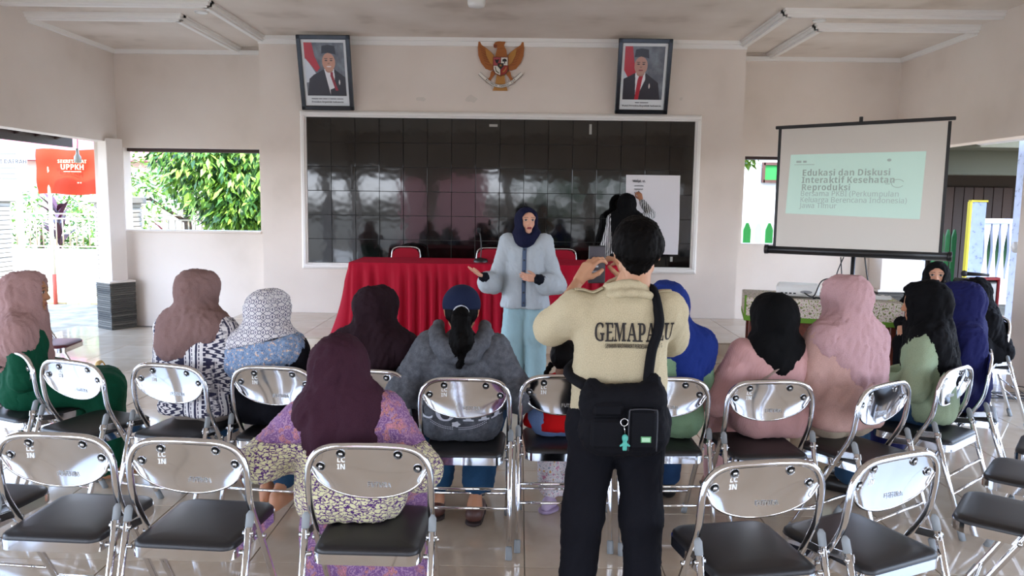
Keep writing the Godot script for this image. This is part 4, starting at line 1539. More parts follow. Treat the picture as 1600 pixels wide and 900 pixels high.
# ---------------------------------------------------------------- screen, projector and the things around them
func build_screen_corner() -> void:
	var st: SurfaceTool
	var t := thing("projection_screen", "tripod projection screen in a black frame showing a pale green slide", "screen", Vector3(3.42, 0, -7.9), deg_to_rad(-30.5))
	st = S()
	box(st, Vector3(0, 1.84, 0), Vector3(1.54, 1.27, 0.004))
	obj("fabric", st, mat("e3ddd3", 0.8), t)
	for s in [-1.0, 1.0]:
		st = S()
		box(st, Vector3(s * 0.782, 1.84, 0.0), Vector3(0.03, 1.28, 0.006))
		obj("side_border", st, M.black_plastic, t)
	st = S()
	box(st, Vector3(0, 2.49, 0), Vector3(1.66, 0.035, 0.03), Basis(Vector3.BACK, 0.018), 0.006)
	obj("top_bar", st, M.black_paint, t)
	st = S()
	box(st, Vector3(0, 2.53, 0), Vector3(0.035, 0.05, 0.02), Basis(), 0.004)
	obj("hook", st, M.black_plastic, t)
	st = S(true)
	tube(st, [Vector3(-0.86, 1.185, -0.02), Vector3(0.86, 1.185, -0.02)], 0.045, 14)
	obj("roller_case", st, M.black_paint, t)
	for s in [-1.0, 1.0]:
		st = S(true)
		tube(st, [Vector3(s * 0.85, 1.185, -0.02), Vector3(s * 0.885, 1.185, -0.02)], 0.05, 14)
		obj("end_cap", st, M.black_plastic, t)
	st = S(true)
	tube(st, [Vector3(0, 0.42, -0.07), Vector3(0, 2.5, -0.07)], 0.014, 10)
	obj("mast", st, M.black_paint, t)
	st = S(true)
	tube(st, [Vector3(0, 0.3, -0.07), Vector3(0, 1.15, -0.07)], 0.022, 10)
	obj("stand_tube", st, M.black_paint, t)
	st = S(true)
	tube(st, [Vector3(0, 0.92, -0.07), Vector3(0.07, 0.92, -0.04)], 0.018, 8)
	obj("clamp_knob", st, M.black_plastic, t)
	for k in 3:
		var a := TAU * k / 3.0 + 0.5
		st = S(true)
		tube(st, [Vector3(0, 0.62, -0.07), Vector3(cos(a) * 0.5, 0.012, -0.07 + sin(a) * 0.5)], 0.012, 8)
		obj("tripod_leg", st, M.black_paint, t)
	# projected slide light, put in as a tinted glowing sheet on the fabric
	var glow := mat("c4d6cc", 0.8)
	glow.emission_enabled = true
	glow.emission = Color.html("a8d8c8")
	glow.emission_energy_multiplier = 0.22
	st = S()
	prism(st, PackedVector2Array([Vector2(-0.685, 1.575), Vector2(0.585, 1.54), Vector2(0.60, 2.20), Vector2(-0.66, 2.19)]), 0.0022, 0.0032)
	obj("painted_slide_light", st, glow, t)
	for l in [["Edukasi dan Diskusi", 0.088, -0.54, 2.0, true, "b2c2b9"], ["Interaktif Kesehatan", 0.088, -0.54, 1.925, true, "b2c2b9"], ["Reproduksi", 0.088, -0.54, 1.85, true, "b2c2b9"], ["Bersama PKBI (Perkumpulan", 0.072, -0.545, 1.785, false, "b8c8c2"], ["Keluarga Berencana Indonesia)", 0.072, -0.545, 1.72, false, "b8c8c2"], ["Jawa Timur", 0.072, -0.545, 1.66, false, "b8c8c2"]]:
		var tm := lettering(l[0], l[1], 0.001, false, l[4])
		tm.horizontal_alignment = HORIZONTAL_ALIGNMENT_LEFT
		var o := put("slide_lettering", tm, mat(l[5], 0.8), t)
		o.position = Vector3(l[2], l[3], 0.004)
	st = S(true)
	var ringp := []
	for i in 20:
		var a := 0.4 + 5.3 * i / 19.0
		ringp.append(Vector3(0.37 + cos(a) * 0.055, 1.89 + sin(a) * 0.04, 0.004))
	tube(st, ringp, 0.003, 6)
	tube(st, [Vector3(0.26, 1.885, 0.004), Vector3(0.30, 1.885, 0.004)], 0.003, 6)
	obj("slide_drawing", st, mat("b6c6bd", 0.8), t)
	st = S()
	box(st, Vector3(-0.52, 2.085, 0.0035), Vector3(0.2, 0.006, 0.001))
	faint_line(st, Transform3D(Basis(), Vector3(-0.55, 2.115, 0.0037)), [0.05, 0.035], 0.022)
	prism(st, ellipse_poly(Vector2(0.28, 2.12), 0.02, 0.015, 10), 0.0032, 0.0042)
	obj("slide_mark", st, mat("b8c8c0", 0.8), t)
	# strap and cables by the stand
	st = S(true)
	tube(st, smooth_path([Vector3(3.33, 1.14, -7.9), Vector3(3.25, 0.95, -7.86), Vector3(3.27, 0.78, -7.86), Vector3(3.31, 0.85, -7.86), Vector3(3.3, 1.14, -7.9)]), 0.006, 6)
	tag(obj("strap_loop", st, M.black_plastic), "black strap loop hanging from the projection screen's case", "strap")
	st = S(true)
	tube(st, smooth_path([Vector3(3.5, 1.15, -7.8), Vector3(3.52, 0.95, -7.76), Vector3(3.56, 0.7, -7.72), Vector3(3.62, 0.3, -7.6), Vector3(3.6, 0.01, -7.5)]), 0.007, 6)
	tag(obj("screen_cable", st, M.black_plastic), "black cable running down beside the screen's tripod", "cable")
	# projector table under a flowered cloth
	var tt := thing("side_table", "small brown wooden table under a flowered cloth with green edges", "table", Vector3(2.72, 0, -6.95), deg_to_rad(-14))
	tt.scale.y = 1.1
	var wood := tri_tex(mat("6b2f1d", 0.4), M.weave, 1.2)
	st = S()
	box(st, Vector3(0, 0.745, 0), Vector3(1.25, 0.03, 0.62), Basis(), 0.006)
	obj("tabletop", st, wood, tt)
	st = S()
	box(st, Vector3(0, 0.42, 0.26), Vector3(1.15, 0.62, 0.02))
	obj("front_panel", st, wood, tt)
	for x in [-0.58, 0.58]:
		for z in [-0.27, 0.27]:
			st = S()
			box(st, Vector3(x, 0.365, z), Vector3(0.05, 0.73, 0.05), Basis(), 0.006)
			obj("leg", st, wood, tt)
	var floral := img_tex(192, 192, func(u: float, v: float) -> Color:
		var a := noise.get_noise_2d(u * 16.0, v * 16.0)
		var b := noise.get_noise_2d(u * 26.0 + 40.0, v * 26.0)
		if a > 0.22:
			return Color.html("8a8f4e") if b > 0.0 else Color.html("5f5a3c")
		if a < -0.32:
			return Color.html("b58f92")
		return Color.html("cfc3b4"))
	var fm := tri_tex(mat("ffffff", 0.85), floral, 2.2)
	var tc := thing("table_cover", "flowered table cloth with a green border on the projector's table", "tablecloth", Vector3(2.72, 0, -6.95), deg_to_rad(-14))
	tc.scale.y = 1.1
	st = S()
	box(st, Vector3(0, 0.765, 0), Vector3(1.29, 0.008, 0.66), Basis(), 0.003)
	box(st, Vector3(0, 0.69, 0.335), Vector3(1.29, 0.15, 0.008))
	box(st, Vector3(-0.645, 0.69, 0), Vector3(0.008, 0.15, 0.66))
	box(st, Vector3(0.645, 0.69, 0), Vector3(0.008, 0.15, 0.66))
	obj("cloth", st, fm, tc)
	st = S()
	box(st, Vector3(0, 0.60, 0.336), Vector3(1.30, 0.04, 0.010), Basis(), 0.002)
	box(st, Vector3(-0.646, 0.60, 0), Vector3(0.010, 0.04, 0.67), Basis(), 0.002)
	box(st, Vector3(0.646, 0.60, 0), Vector3(0.010, 0.04, 0.67), Basis(), 0.002)
	box(st, Vector3(-0.642, 0.70, 0.33), Vector3(0.02, 0.17, 0.02), Basis(), 0.004)
	obj("border", st, cloth("6f9a3a"), tc)
	# projector
	var pj := thing("projector", "white projector on the flowered cloth with black cables", "projector", Vector3(2.50, 0.846, -6.86), deg_to_rad(-20))
	st = S()
	box(st, Vector3(0, 0.068, 0), Vector3(0.36, 0.10, 0.28), Basis(), 0.02)
	obj("housing", st, M.white_plastic, pj)
	st = S()
	prism(st, ellipse_poly(Vector2(0.07, 0.06), 0.05, 0.014, 16), 0.139, 0.143)
	obj("vent_badge", st, mat("8f8f92", 0.5), pj)
	for i in 4:
		st = S()
		box(st, Vector3(-0.13 + i * 0.035, 0.045, 0.141), Vector3(0.022, 0.012, 0.004))
		obj("port", st, M.black_plastic, pj)
	st = S(true)
	lathe(st, Vector3(-0.09, 0.06, -0.14), [[0.0, 0.02], [0.03, 0.015], [0.036, 0.0]], 16, Basis(Vector3.RIGHT, -PI / 2))
	obj("lens", st, M.black_plastic, pj)
	for s in [-1.0, 1.0]:
		for z in [-0.1, 0.1]:
			st = S(true)
			lathe(st, Vector3(s * 0.14, 0.0, z), [[0.0, 0.02], [0.015, 0.02], [0.015, 0.0], [0.0, 0.0]], 10)
			obj("foot", st, M.black_plastic, pj)
	st = S(true)
	tube(st, smooth_path([Vector3(2.5, 0.90, -6.70), Vector3(2.55, 0.88, -6.62), Vector3(2.62, 1.01, -6.64), Vector3(2.72, 1.02, -6.66), Vector3(2.76, 0.90, -6.66), Vector3(2.66, 0.859, -6.64), Vector3(2.58, 0.867, -6.66), Vector3(2.7, 0.859, -6.70), Vector3(2.9, 0.859, -6.72)]), 0.006, 6)
	tag(obj("power_cable", st, M.black_plastic), "looped black power cable lying on the flowered cloth", "cable")
	st = S(true)
	tube(st, smooth_path([Vector3(3.2, 0.858, -6.7), Vector3(3.36, 0.80, -6.6), Vector3(3.39, 0.6, -6.58), Vector3(3.42, 0.45, -6.56), Vector3(3.37, 0.3, -6.54), Vector3(3.44, 0.42, -6.54), Vector3(3.41, 0.78, -6.58)]), 0.006, 6)
	tag(obj("pale_cord", st, mat("c9cf8f", 0.6)), "pale yellow cord dangling from the flowered table's end", "cord")
	var ps := thing("power_strip", "white power strip at the end of the flowered table", "power strip", Vector3(3.16, 0.846, -6.72), deg_to_rad(-14))
	st = S()
	box(st, Vector3(0, 0.02, 0), Vector3(0.2, 0.04, 0.055), Basis(), 0.008)
	obj("strip_body", st, M.white_plastic, ps)
	for i in 3:
		st = S(true)
		lathe(st, Vector3(-0.06 + i * 0.06, 0.04, 0), [[0.018, 0.0], [0.018, 0.002], [0.0, 0.002]], 12)
		obj("socket", st, mat("3a3a3a", 0.6), ps)
	# portable loudspeaker with a red frame and a microphone lying on it
	var sp := thing("portable_speaker", "portable loudspeaker with a red frame behind the seated women", "loudspeaker", Vector3(4.02, 0, -6.78), deg_to_rad(12))
	st = S()
	box(st, Vector3(0, 0.54, 0), Vector3(0.25, 1.0, 0.26), Basis(), 0.02)
	obj("cabinet", st, M.black_plastic, sp)
	st = S()
	for s in [-1.0, 1.0]:
		box(st, Vector3(s * 0.13, 0.54, 0.11), Vector3(0.025, 1.02, 0.06), Basis(), 0.01)
	box(st, Vector3(0, 1.05, 0.11), Vector3(0.285, 0.025, 0.06), Basis(), 0.01)
	obj("red_frame", st, mat("8a1420", 0.35), sp)
	st = S()
	box(st, Vector3(0, 0.93, 0.132), Vector3(0.2, 0.16, 0.01), Basis(), 0.003)
	obj("control_panel", st, mat("a5a3a0", 0.4), sp)
	st = S(true)
	lathe(st, Vector3(0, 0.42, 0.13), [[0.11, 0.0], [0.108, 0.012], [0.1, 0.0], [0.04, -0.01], [0.0, 0.005]], 22, Basis(Vector3.RIGHT, PI / 2))
	obj("cone", st, mat("2a2a2c", 0.5), sp)
	var mc := thing("hand_microphone", "black hand microphone lying on top of the loudspeaker", "microphone", Vector3(3.98, 1.082, -6.70), deg_to_rad(70))
	st = S(true)
	tube(st, [Vector3(0, 0, 0.1), Vector3(0, 0.005, -0.07)], [0.012, 0.018], 10)
	obj("handle", st, M.black_plastic, mc)
	st = S(true)
	lathe(st, Vector3(0, 0.006, -0.09), [[0.0, 0.028], [0.02, 0.022], [0.028, 0.0], [0.02, -0.022], [0.0, -0.028]], 12)
	obj("grille", st, mat("2e2e30", 0.6), mc)
	# tangle of thin cable on the floor
	st = S(true)
	var pts := []
	var r := RandomNumberGenerator.new()
	r.seed = 8
	for i in 26:
		pts.append(Vector3(4.38 + r.randfn() * 0.14, 0.006 + r.randf() * 0.05, -6.55 + r.randfn() * 0.14))
	tube(st, smooth_path(pts, 4), 0.004, 5)
	tag(obj("cable_tangle", st, mat("3a3a3c", 0.6)), "tangled thin cable on the floor by the right wall", "cable")
	# a tan slipper left on the floor at the far left
	var sl := thing("slipper", "tan woven slipper left on the tiles near the left opening", "slipper", Vector3(-3.95, 0, -7.2), 1.3)
	st = S()
	prism(st, PackedVector2Array([Vector2(-0.04, -0.12), Vector2(0.03, -0.12), Vector2(0.05, 0.06), Vector2(0.03, 0.13), Vector2(-0.02, 0.14), Vector2(-0.05, 0.08)]), 0.0, 0.025, Transform3D(Basis(Vector3.RIGHT, -PI / 2), Vector3.ZERO))
	obj("sole", st, mat("b08a52", 0.9), sl)
	st = S(true)
	tube(st, smooth_path([Vector3(-0.05, 0.02, -0.05), Vector3(-0.03, 0.07, -0.06), Vector3(0.02, 0.075, -0.06), Vector3(0.05, 0.02, -0.05)]), 0.022, 8, 0.3)
	obj("upper", st, mat("c09a5e", 0.9), sl)
	# black cable along the foot of the platform
	st = S(true)
	tube(st, smooth_path([Vector3(-0.6, 0.006, -7.2), Vector3(0.3, 0.006, -7.15), Vector3(1.2, 0.006, -7.22), Vector3(2.2, 0.006, -7.2), Vector3(3.0, 0.006, -7.1)]), 0.005, 6)
	tag(obj("floor_cable", st, M.black_plastic), "thin black cable lying along the foot of the platform step", "cable")

# ---------------------------------------------------------------- folding chairs
var chair_at := []

func frame_z(y: float) -> float:
	# the uprights bend: steep behind the sitter, sloping below
	return -0.235 + (y - 0.012) * 0.5567 if y < 0.6 else 0.0923 + (y - 0.6) * 0.10

func chair_proto() -> Node3D:
	var t := Node3D.new()
	var st := S(true)
	var path := [Vector3(-0.205, 0.012, frame_z(0.012)), Vector3(-0.212, 0.4, frame_z(0.4)), Vector3(-0.213, 0.57, frame_z(0.57)), Vector3(-0.214, 0.66, frame_z(0.66)), Vector3(-0.21, 0.735, frame_z(0.735)), Vector3(-0.185, 0.785, frame_z(0.785)), Vector3(-0.14, 0.81, frame_z(0.81)), Vector3(-0.07, 0.817, frame_z(0.817))]
	var full := path.duplicate()
	for i in path.size():
		var p: Vector3 = path[path.size() - 1 - i]
		full.append(Vector3(-p.x, p.y, p.z))
	tube(st, smooth_path(full, 4), 0.0125, 10)
	obj("back_frame", st, M.chrome, t)
	# dished plate with a curved lower edge
	st = S(true)
	var N := 20
	var R := 7
	var up := Vector3(0, 0.9950, 0.0995)
	var nb := Vector3(0, -0.0995, 0.9950)
	var pt := func(u: float, v: float, side: float) -> Vector3:
		var top := 0.806 - 0.05 * pow(absf(u), 6.0)
		var bot := 0.806 - 0.075 - 0.115 * pow(maxf(0.0, 1.0 - u * u), 0.55)
		var y := lerpf(top, minf(bot, top), v)
		var dish := -0.020 * (1.0 - u * u) - 0.004 * sin(PI * v)
		return Vector3(0.2 * u, y, frame_z(y)) + nb * (dish + side * 0.003)
	for side in [-1.0, 1.0]:
		for i in N:
			for j in R:
				var q := []
				for d in [[0, 0], [1, 0], [1, 1], [0, 1]]:
					q.append(pt.call(-1.0 + 2.0 * (i + d[0]) / N, (j + d[1]) / float(R), side))
				quad(st, q[0], q[1], q[2], q[3], (q[0] + q[2]) * 0.5 - nb * side)
	obj("backrest", st, M.chrome, t)
	st = S(true)
	var rim := []
	for i in N + 1:
		rim.append(pt.call(-1.0 + 2.0 * i / N, 1.0, 0.0))
	tube(st, rim, 0.005, 6)
	obj("backrest_rim", st, M.chrome, t)
	for q in [[-0.5, 0.14], [0.5, 0.14], [-0.85, 0.45], [0.85, 0.45]]:
		st = S(true)
		var c: Vector3 = pt.call(q[0], q[1], 1.0)
		lathe(st, c, [[0.017, 0.0], [0.016, 0.004], [0.008, 0.004], [0.0075, 0.008], [0.0, 0.009]], 12, Basis(Vector3.RIGHT, nb, Vector3.RIGHT.cross(nb)))
		obj("rivet", st, M.chrome_dull, t)
	for l in [["FUTURA", 0.022, 0.03, 0.665], ["LC", 0.026, -0.10, 0.758], ["IN", 0.026, -0.10, 0.732]]:
		var o := put("embossed_lettering" if l[0] == "FUTURA" else "painted_lettering", lettering(l[0], l[1], 0.002), M.emboss if l[0] == "FUTURA" else M.white_paint, t)
		var y: float = l[3]
		o.transform = Transform3D(Basis(Vector3.RIGHT, up, nb), Vector3(l[2], y, frame_z(y)) + nb * (-0.0145))
	# seat: chrome rim and padded vinyl
	var outline := func(grow: float) -> PackedVector2Array:
		var p := PackedVector2Array()
		for c in [[Vector2(0.187, 0.175), 0.045], [Vector2(0.196, -0.235), 0.07], [Vector2(-0.196, -0.235), 0.07], [Vector2(-0.187, 0.175), 0.045]]:
			var k: Vector2 = c[0]
			var r: float = c[1]
			var o := Vector2(k.x - signf(k.x) * r, k.y - signf(k.y) * r)
			var a0 := atan2(signf(k.y), signf(k.x)) + (PI / 4 if k.x * k.y > 0 else PI / 4)
			for i in 7:
				var a := a0 - PI / 2 * i / 6.0
				p.append(o + Vector2(cos(a), sin(a)) * (r + grow))
		return p
	st = S()
	var flat := Transform3D(Basis(Vector3.RIGHT, Vector3.BACK, Vector3.DOWN), Vector3.ZERO)
	prism(st, outline.call(0.0), -0.452, -0.415, flat)
	obj("seat_rim", st, M.chrome, t)
	st = S(true)
	var layers := [[-0.004, 0.450], [-0.003, 0.462], [-0.012, 0.470], [-0.035, 0.4745], [-0.08, 0.476]]
	for k in layers.size() - 1:
		var a: PackedVector2Array = outline.call(layers[k][0])
		var b: PackedVector2Array = outline.call(layers[k + 1][0])
		if layers[k][0] < -0.04 or layers[k + 1][0] < -0.04:
			for i in a.size():
				b[i] = a[i] * 0.6
			if true:
				pass
		for i in a.size():
			var j := (i + 1) % a.size()
			quad(st, Vector3(a[i].x, layers[k][1], a[i].y), Vector3(a[j].x, layers[k][1], a[j].y), Vector3(b[j].x, layers[k + 1][1], b[j].y), Vector3(b[i].x, layers[k + 1][1], b[i].y), Vector3(0, 0.3, 0))
		if k == layers.size() - 2:
			for i in b.size():
				var j := (i + 1) % b.size()
				tri(st, Vector3(b[i].x, 0.476, b[i].y), Vector3(b[j].x, 0.476, b[j].y), Vector3(0, 0.4765, 0), Vector3(0, 0, 0))
	obj("seat_pad", st, M.vinyl, t)
	var lz := func(y: float) -> float: return 0.105 + 0.175 * (0.56 - y) / 0.56
	for s in [-1.0, 1.0]:
		st = S(true)
		tube(st, [Vector3(s * 0.222, 0.03, lz.call(0.03)), Vector3(s * 0.222, 0.3, lz.call(0.3)), Vector3(s * 0.222, 0.555, lz.call(0.555))], 0.0125, 10)
		obj("rear_leg", st, M.chrome, t)
		st = S(true)
		tube(st, [Vector3(s * 0.222, 0.52, lz.call(0.52)), Vector3(s * 0.222, 0.56, lz.call(0.56)), Vector3(s * 0.222, 0.572, lz.call(0.572))], [0.0138, 0.0138, 0.006], 10)
		obj("leg_cap", st, M.rubber, t)
		for e in [[0.222, lz.call(0.0), lz.call(0.06)], [0.205, frame_z(0.0), frame_z(0.05)]]:
			st = S(true)
			tube(st, [Vector3(s * e[0], 0.0, e[1]), Vector3(s * e[0], 0.055, e[2])], 0.0155, 10)
			obj("rubber_foot", st, M.rubber, t)
		st = S()
		box(st, Vector3(s * 0.215, 0.497, 0.08), Vector3(0.004, 0.03, 0.12), Basis(Vector3.RIGHT, -0.15), 0.0015)
		obj("link_plate", st, M.chrome_dull, t)
		for p in [Vector3(s * 0.213, 0.435, 0.0), Vector3(s * 0.213, 0.437, 0.14), Vector3(s * 0.222, 0.5, 0.125)]:
			st = S(true)
			lathe(st, p, [[0.0, -0.018], [0.009, -0.018], [0.009, 0.018], [0.0, 0.02]], 8, Basis(Vector3.BACK, PI / 2))
			obj("bolt", st, M.chrome_dull, t)
	for y in [0.22, 0.305]:
		st = S(true)
		tube(st, [Vector3(-0.222, y, lz.call(y)), Vector3(0.222, y, lz.call(y))], 0.0075, 8)
		obj("crossbar", st, M.chrome, t)
	st = S(true)
	tube(st, [Vector3(-0.206, 0.15, frame_z(0.15)), Vector3(0.206, 0.15, frame_z(0.15))], 0.0075, 8)
	obj("crossbar", st, M.chrome, t)
	return t

func build_chairs() -> void:
	var proto := chair_proto()
	# middle of the top rail, turn in degrees to the left, what sets the chair apart
	var list := [
		[-1.64, -2.62, -3, "empty chrome folding chair behind the woman in green, first of the last row"],
		[-1.15, -2.58, -4, "empty chrome folding chair beside the woman in purple batik"],
		[-0.51, -2.56, -1, "chrome folding chair with the woman in purple batik on it"],
		[0.82, -2.45, 11, "empty chrome folding chair just right of the standing photographer"],
		[1.30, -2.54, 26, "empty turned chrome folding chair behind the woman in the long pink headscarf"],
		[2.08, -2.82, 52, "empty chrome folding chair turned aside, its seat towards the long pink headscarf"],
		[2.47, -3.27, 50, "empty chrome folding chair turned aside, second of the side row"],
		[2.86, -3.66, 52, "empty chrome folding chair turned aside, third of the side row"],
		[3.15, -4.02, 55, "empty chrome folding chair turned aside, farthest of the side row"],
		[-2.13, -2.72, -6, "chrome folding chair at the outer end of the last row"],
		[-2.78, -4.07, -24, "chrome folding chair with the woman in the green dress on it"],
		[-2.28, -3.82, -20, "empty chrome folding chair beside the woman in the green dress"],
		[-1.76, -3.77, -14, "chrome folding chair with the woman in the ikat jacket on it"],
		[-1.23, -3.76, -6, "chrome folding chair with the woman in the blue patterned headscarf on it"],
		[-0.75, -3.72, -5, "chrome folding chair with the woman in the rose blouse on it"],
		[-0.25, -3.58, 0, "chrome folding chair with the girl in the navy cap on it"],
		[0.23, -3.66, 1, "chrome folding chair with the child in red on it"],
		[0.72, -3.65, 2, "chrome folding chair with the woman in the royal blue headscarf on it"],
		[1.22, -3.62, 6, "chrome folding chair with the woman in ribbed dusty pink on it"],
		[1.76, -3.60, 34, "chrome folding chair with the woman in the long pink headscarf on it"],
		[2.31, -3.98, 40, "chrome folding chair with the woman in the mint shirt on it"],
		[2.76, -4.44, 60, "chrome folding chair with the woman in navy on it"],
		[3.74, -5.9, 72, "chrome folding chair with the crouching woman in black on it"],
		[-3.97, -6.12, -84, "folding chair with a maroon seat standing alone before the left opening"],
		[3.66, -6.72, 142, "chrome folding chair under the woman facing the audience"],
	]
	for i in list.size():
		var c: Array = list[i]
		var o: Node3D = proto.duplicate()
		o.name = numbered("folding_chair")
		add_child(o, true)
		var turn := deg_to_rad(c[2])
		o.rotation.y = turn
		o.position = Vector3(c[0], 0, c[1]) - Basis(Vector3.UP, turn) * Vector3(0, 0, frame_z(0.82))
		o.position.y = 0.0
		chair_at.append([o.position, turn])
		tag(o, c[3], "chair", "chrome folding chairs in the audience")
		if i == 23:
			for ch in o.get_children():
				if ch.name == "seat_pad":
					(ch as MeshInstance3D).material_override = M.vinyl_red
	proto.free()

# ---------------------------------------------------------------- people
const UPV := Vector3(0, 1, 0)

func lin(hex: String) -> Color:
	return Color.html(hex).srgb_to_linear()

func tones(skin: String, lip := "8e4a44") -> Array:
	return [lin(skin), lin(lip), lin("46322a"), lin("c9c0b8"), lin("1c1210")]

func make_templates() -> void:
	# head: origin in the middle of the skull, face towards -z, 0.22 high
	var p := [
		[Vector3(0, 0.025, 0.032), Vector3(0, 0.028, -0.022), 0.077, 0.075],
		[Vector3(0, -0.02, -0.03), Vector3(0, -0.082, -0.062), 0.062, 0.028],
		[Vector3(-0.036, -0.025, -0.042), Vector3(0.036, -0.025, -0.042), 0.040, 0.040],
		[Vector3(-0.04, -0.06, -0.005), Vector3(0.0, -0.088, -0.062), 0.026, 0.022],
		[Vector3(0.04, -0.06, -0.005), Vector3(0.0, -0.088, -0.062), 0.026, 0.022],
		[Vector3(0, 0.015, -0.092), Vector3(0, -0.024, -0.108), 0.007, 0.011],
		[Vector3(-0.012, -0.027, -0.098), Vector3(0.012, -0.027, -0.098), 0.008, 0.008],
		[Vector3(-0.02, -0.055, -0.088), Vector3(0.02, -0.055, -0.088), 0.008, 0.008],
		[Vector3(-0.014, -0.064, -0.087), Vector3(0.014, -0.064, -0.087), 0.008, 0.008],
		[Vector3(-0.045, 0.03, -0.078), Vector3(0.045, 0.03, -0.078), 0.014, 0.014],
		[Vector3(-0.031, 0.01, -0.080), Vector3(-0.031, 0.0101, -0.080), 0.0125, 0.0125],
		[Vector3(0.031, 0.01, -0.080), Vector3(0.031, 0.0101, -0.080), 0.0125, 0.0125],
		[Vector3(-0.079, 0.018, 0.016), Vector3(-0.076, -0.025, 0.008), 0.013, 0.009],
		[Vector3(0.079, 0.018, 0.016), Vector3(0.076, -0.025, 0.008), 0.013, 0.009],
		[Vector3(0, -0.03, 0.02), Vector3(0, -0.16, 0.03), 0.054, 0.052],
	]
	var r := mesh_field({"prims": p, "cell": 0.0048, "k": 0.016})
	var cls := PackedByteArray()
	for v: Vector3 in r[0]:
		var c := 0
		var ax := absf(v.x)
		if v.z < -0.07:
			if Vector2(v.x / 0.023, (v.y + 0.059) / 0.011).length() < 1.0 and v.z < -0.08:
				c = 1
			elif Vector2((ax - 0.031) / 0.015, (v.y - 0.010) / 0.0065).length() < 1.0:
				c = 4 if absf(ax - 0.031) < 0.0075 else 3
			elif Vector2((ax - 0.031) / 0.017, (v.y - 0.016) / 0.005).length() < 1.0:
				c = 2
		if v.z < -0.055 and Vector2((ax - 0.033) / 0.022, (v.y - 0.034) / 0.0040).length() < 1.0:
			c = 2
		cls.append(c)
	head_mesh = [r[0], r[1], cls, normals_of(r[0], r[1])]
	# right hands: wrist at the origin, fingers towards -z, palm down, thumb towards -x
	for spec in [["relaxed", 0.32, 0.4], ["open", 0.10, 0.1], ["hold", 0.55, 0.6], ["grip", 0.95, 0.9]]:
		var curl: float = spec[1]
		var q := []
		var bx := [-0.027, -0.009, 0.009, 0.026]
		var bz := [-0.084, -0.088, -0.085, -0.077]
		var ln := [[0.040, 0.025, 0.020], [0.044, 0.028, 0.021], [0.041, 0.026, 0.020], [0.031, 0.020, 0.018]]
		for f in 4:
			var k := Vector3(bx[f], 0.0, bz[f])
			q.append([Vector3(bx[f] * 0.45, 0, -0.005), k, 0.019, 0.0125])
			var ang := curl * 0.7
			var at := k
			var rad := 0.0090
			for j in 3:
				var d := Vector3(bx[f] * 1.5, -sin(ang), -cos(ang)).normalized()
				var to: Vector3 = at + d * ln[f][j]
				q.append([at, to, rad, rad - 0.0008])
				rad -= 0.0008
				at = to
				ang += curl * 1.1
		var tb := Vector3(-0.016, -0.006, -0.022)
		var td := Vector3(-0.62, -0.25 - 0.3 * spec[2], -0.72).normalized()
		var rad2 := 0.0125
		for j in 3:
			var to: Vector3 = tb + td * [0.036, 0.030, 0.024][j]
			q.append([tb, to, rad2, rad2 - 0.0013])
			rad2 -= 0.0013
			tb = to
			td = (td + Vector3(0.45 * spec[2], -0.15 * spec[2], -0.35)).normalized()
		q.append([Vector3(0, 0, 0.03), Vector3(0, 0, -0.02), 0.024, 0.022])
		var m := mesh_field({"prims": q, "cell": 0.0042, "k": 0.006})
		var z := PackedByteArray()
		z.resize((m[0] as PackedVector3Array).size())
		hand_mesh[spec[0]] = [m[0], m[1], z, normals_of(m[0], m[1])]

func hand_xf(wrist: Vector3, dir: Vector3, palm: Vector3, left: bool) -> Transform3D:
	var z := -dir.normalized()
	var y := -palm
	y = (y - z * y.dot(z)).normalized()
	var x := y.cross(z)
	return Transform3D(Basis(-x if left else x, y, z), wrist)

func pair(o: Dictionary, key: String, side: int, fallback: Vector3) -> Vector3:
	# a joint given for the right side is [right, left]
	return o[key][0 if side > 0 else 1] if o.has(key) else fallback

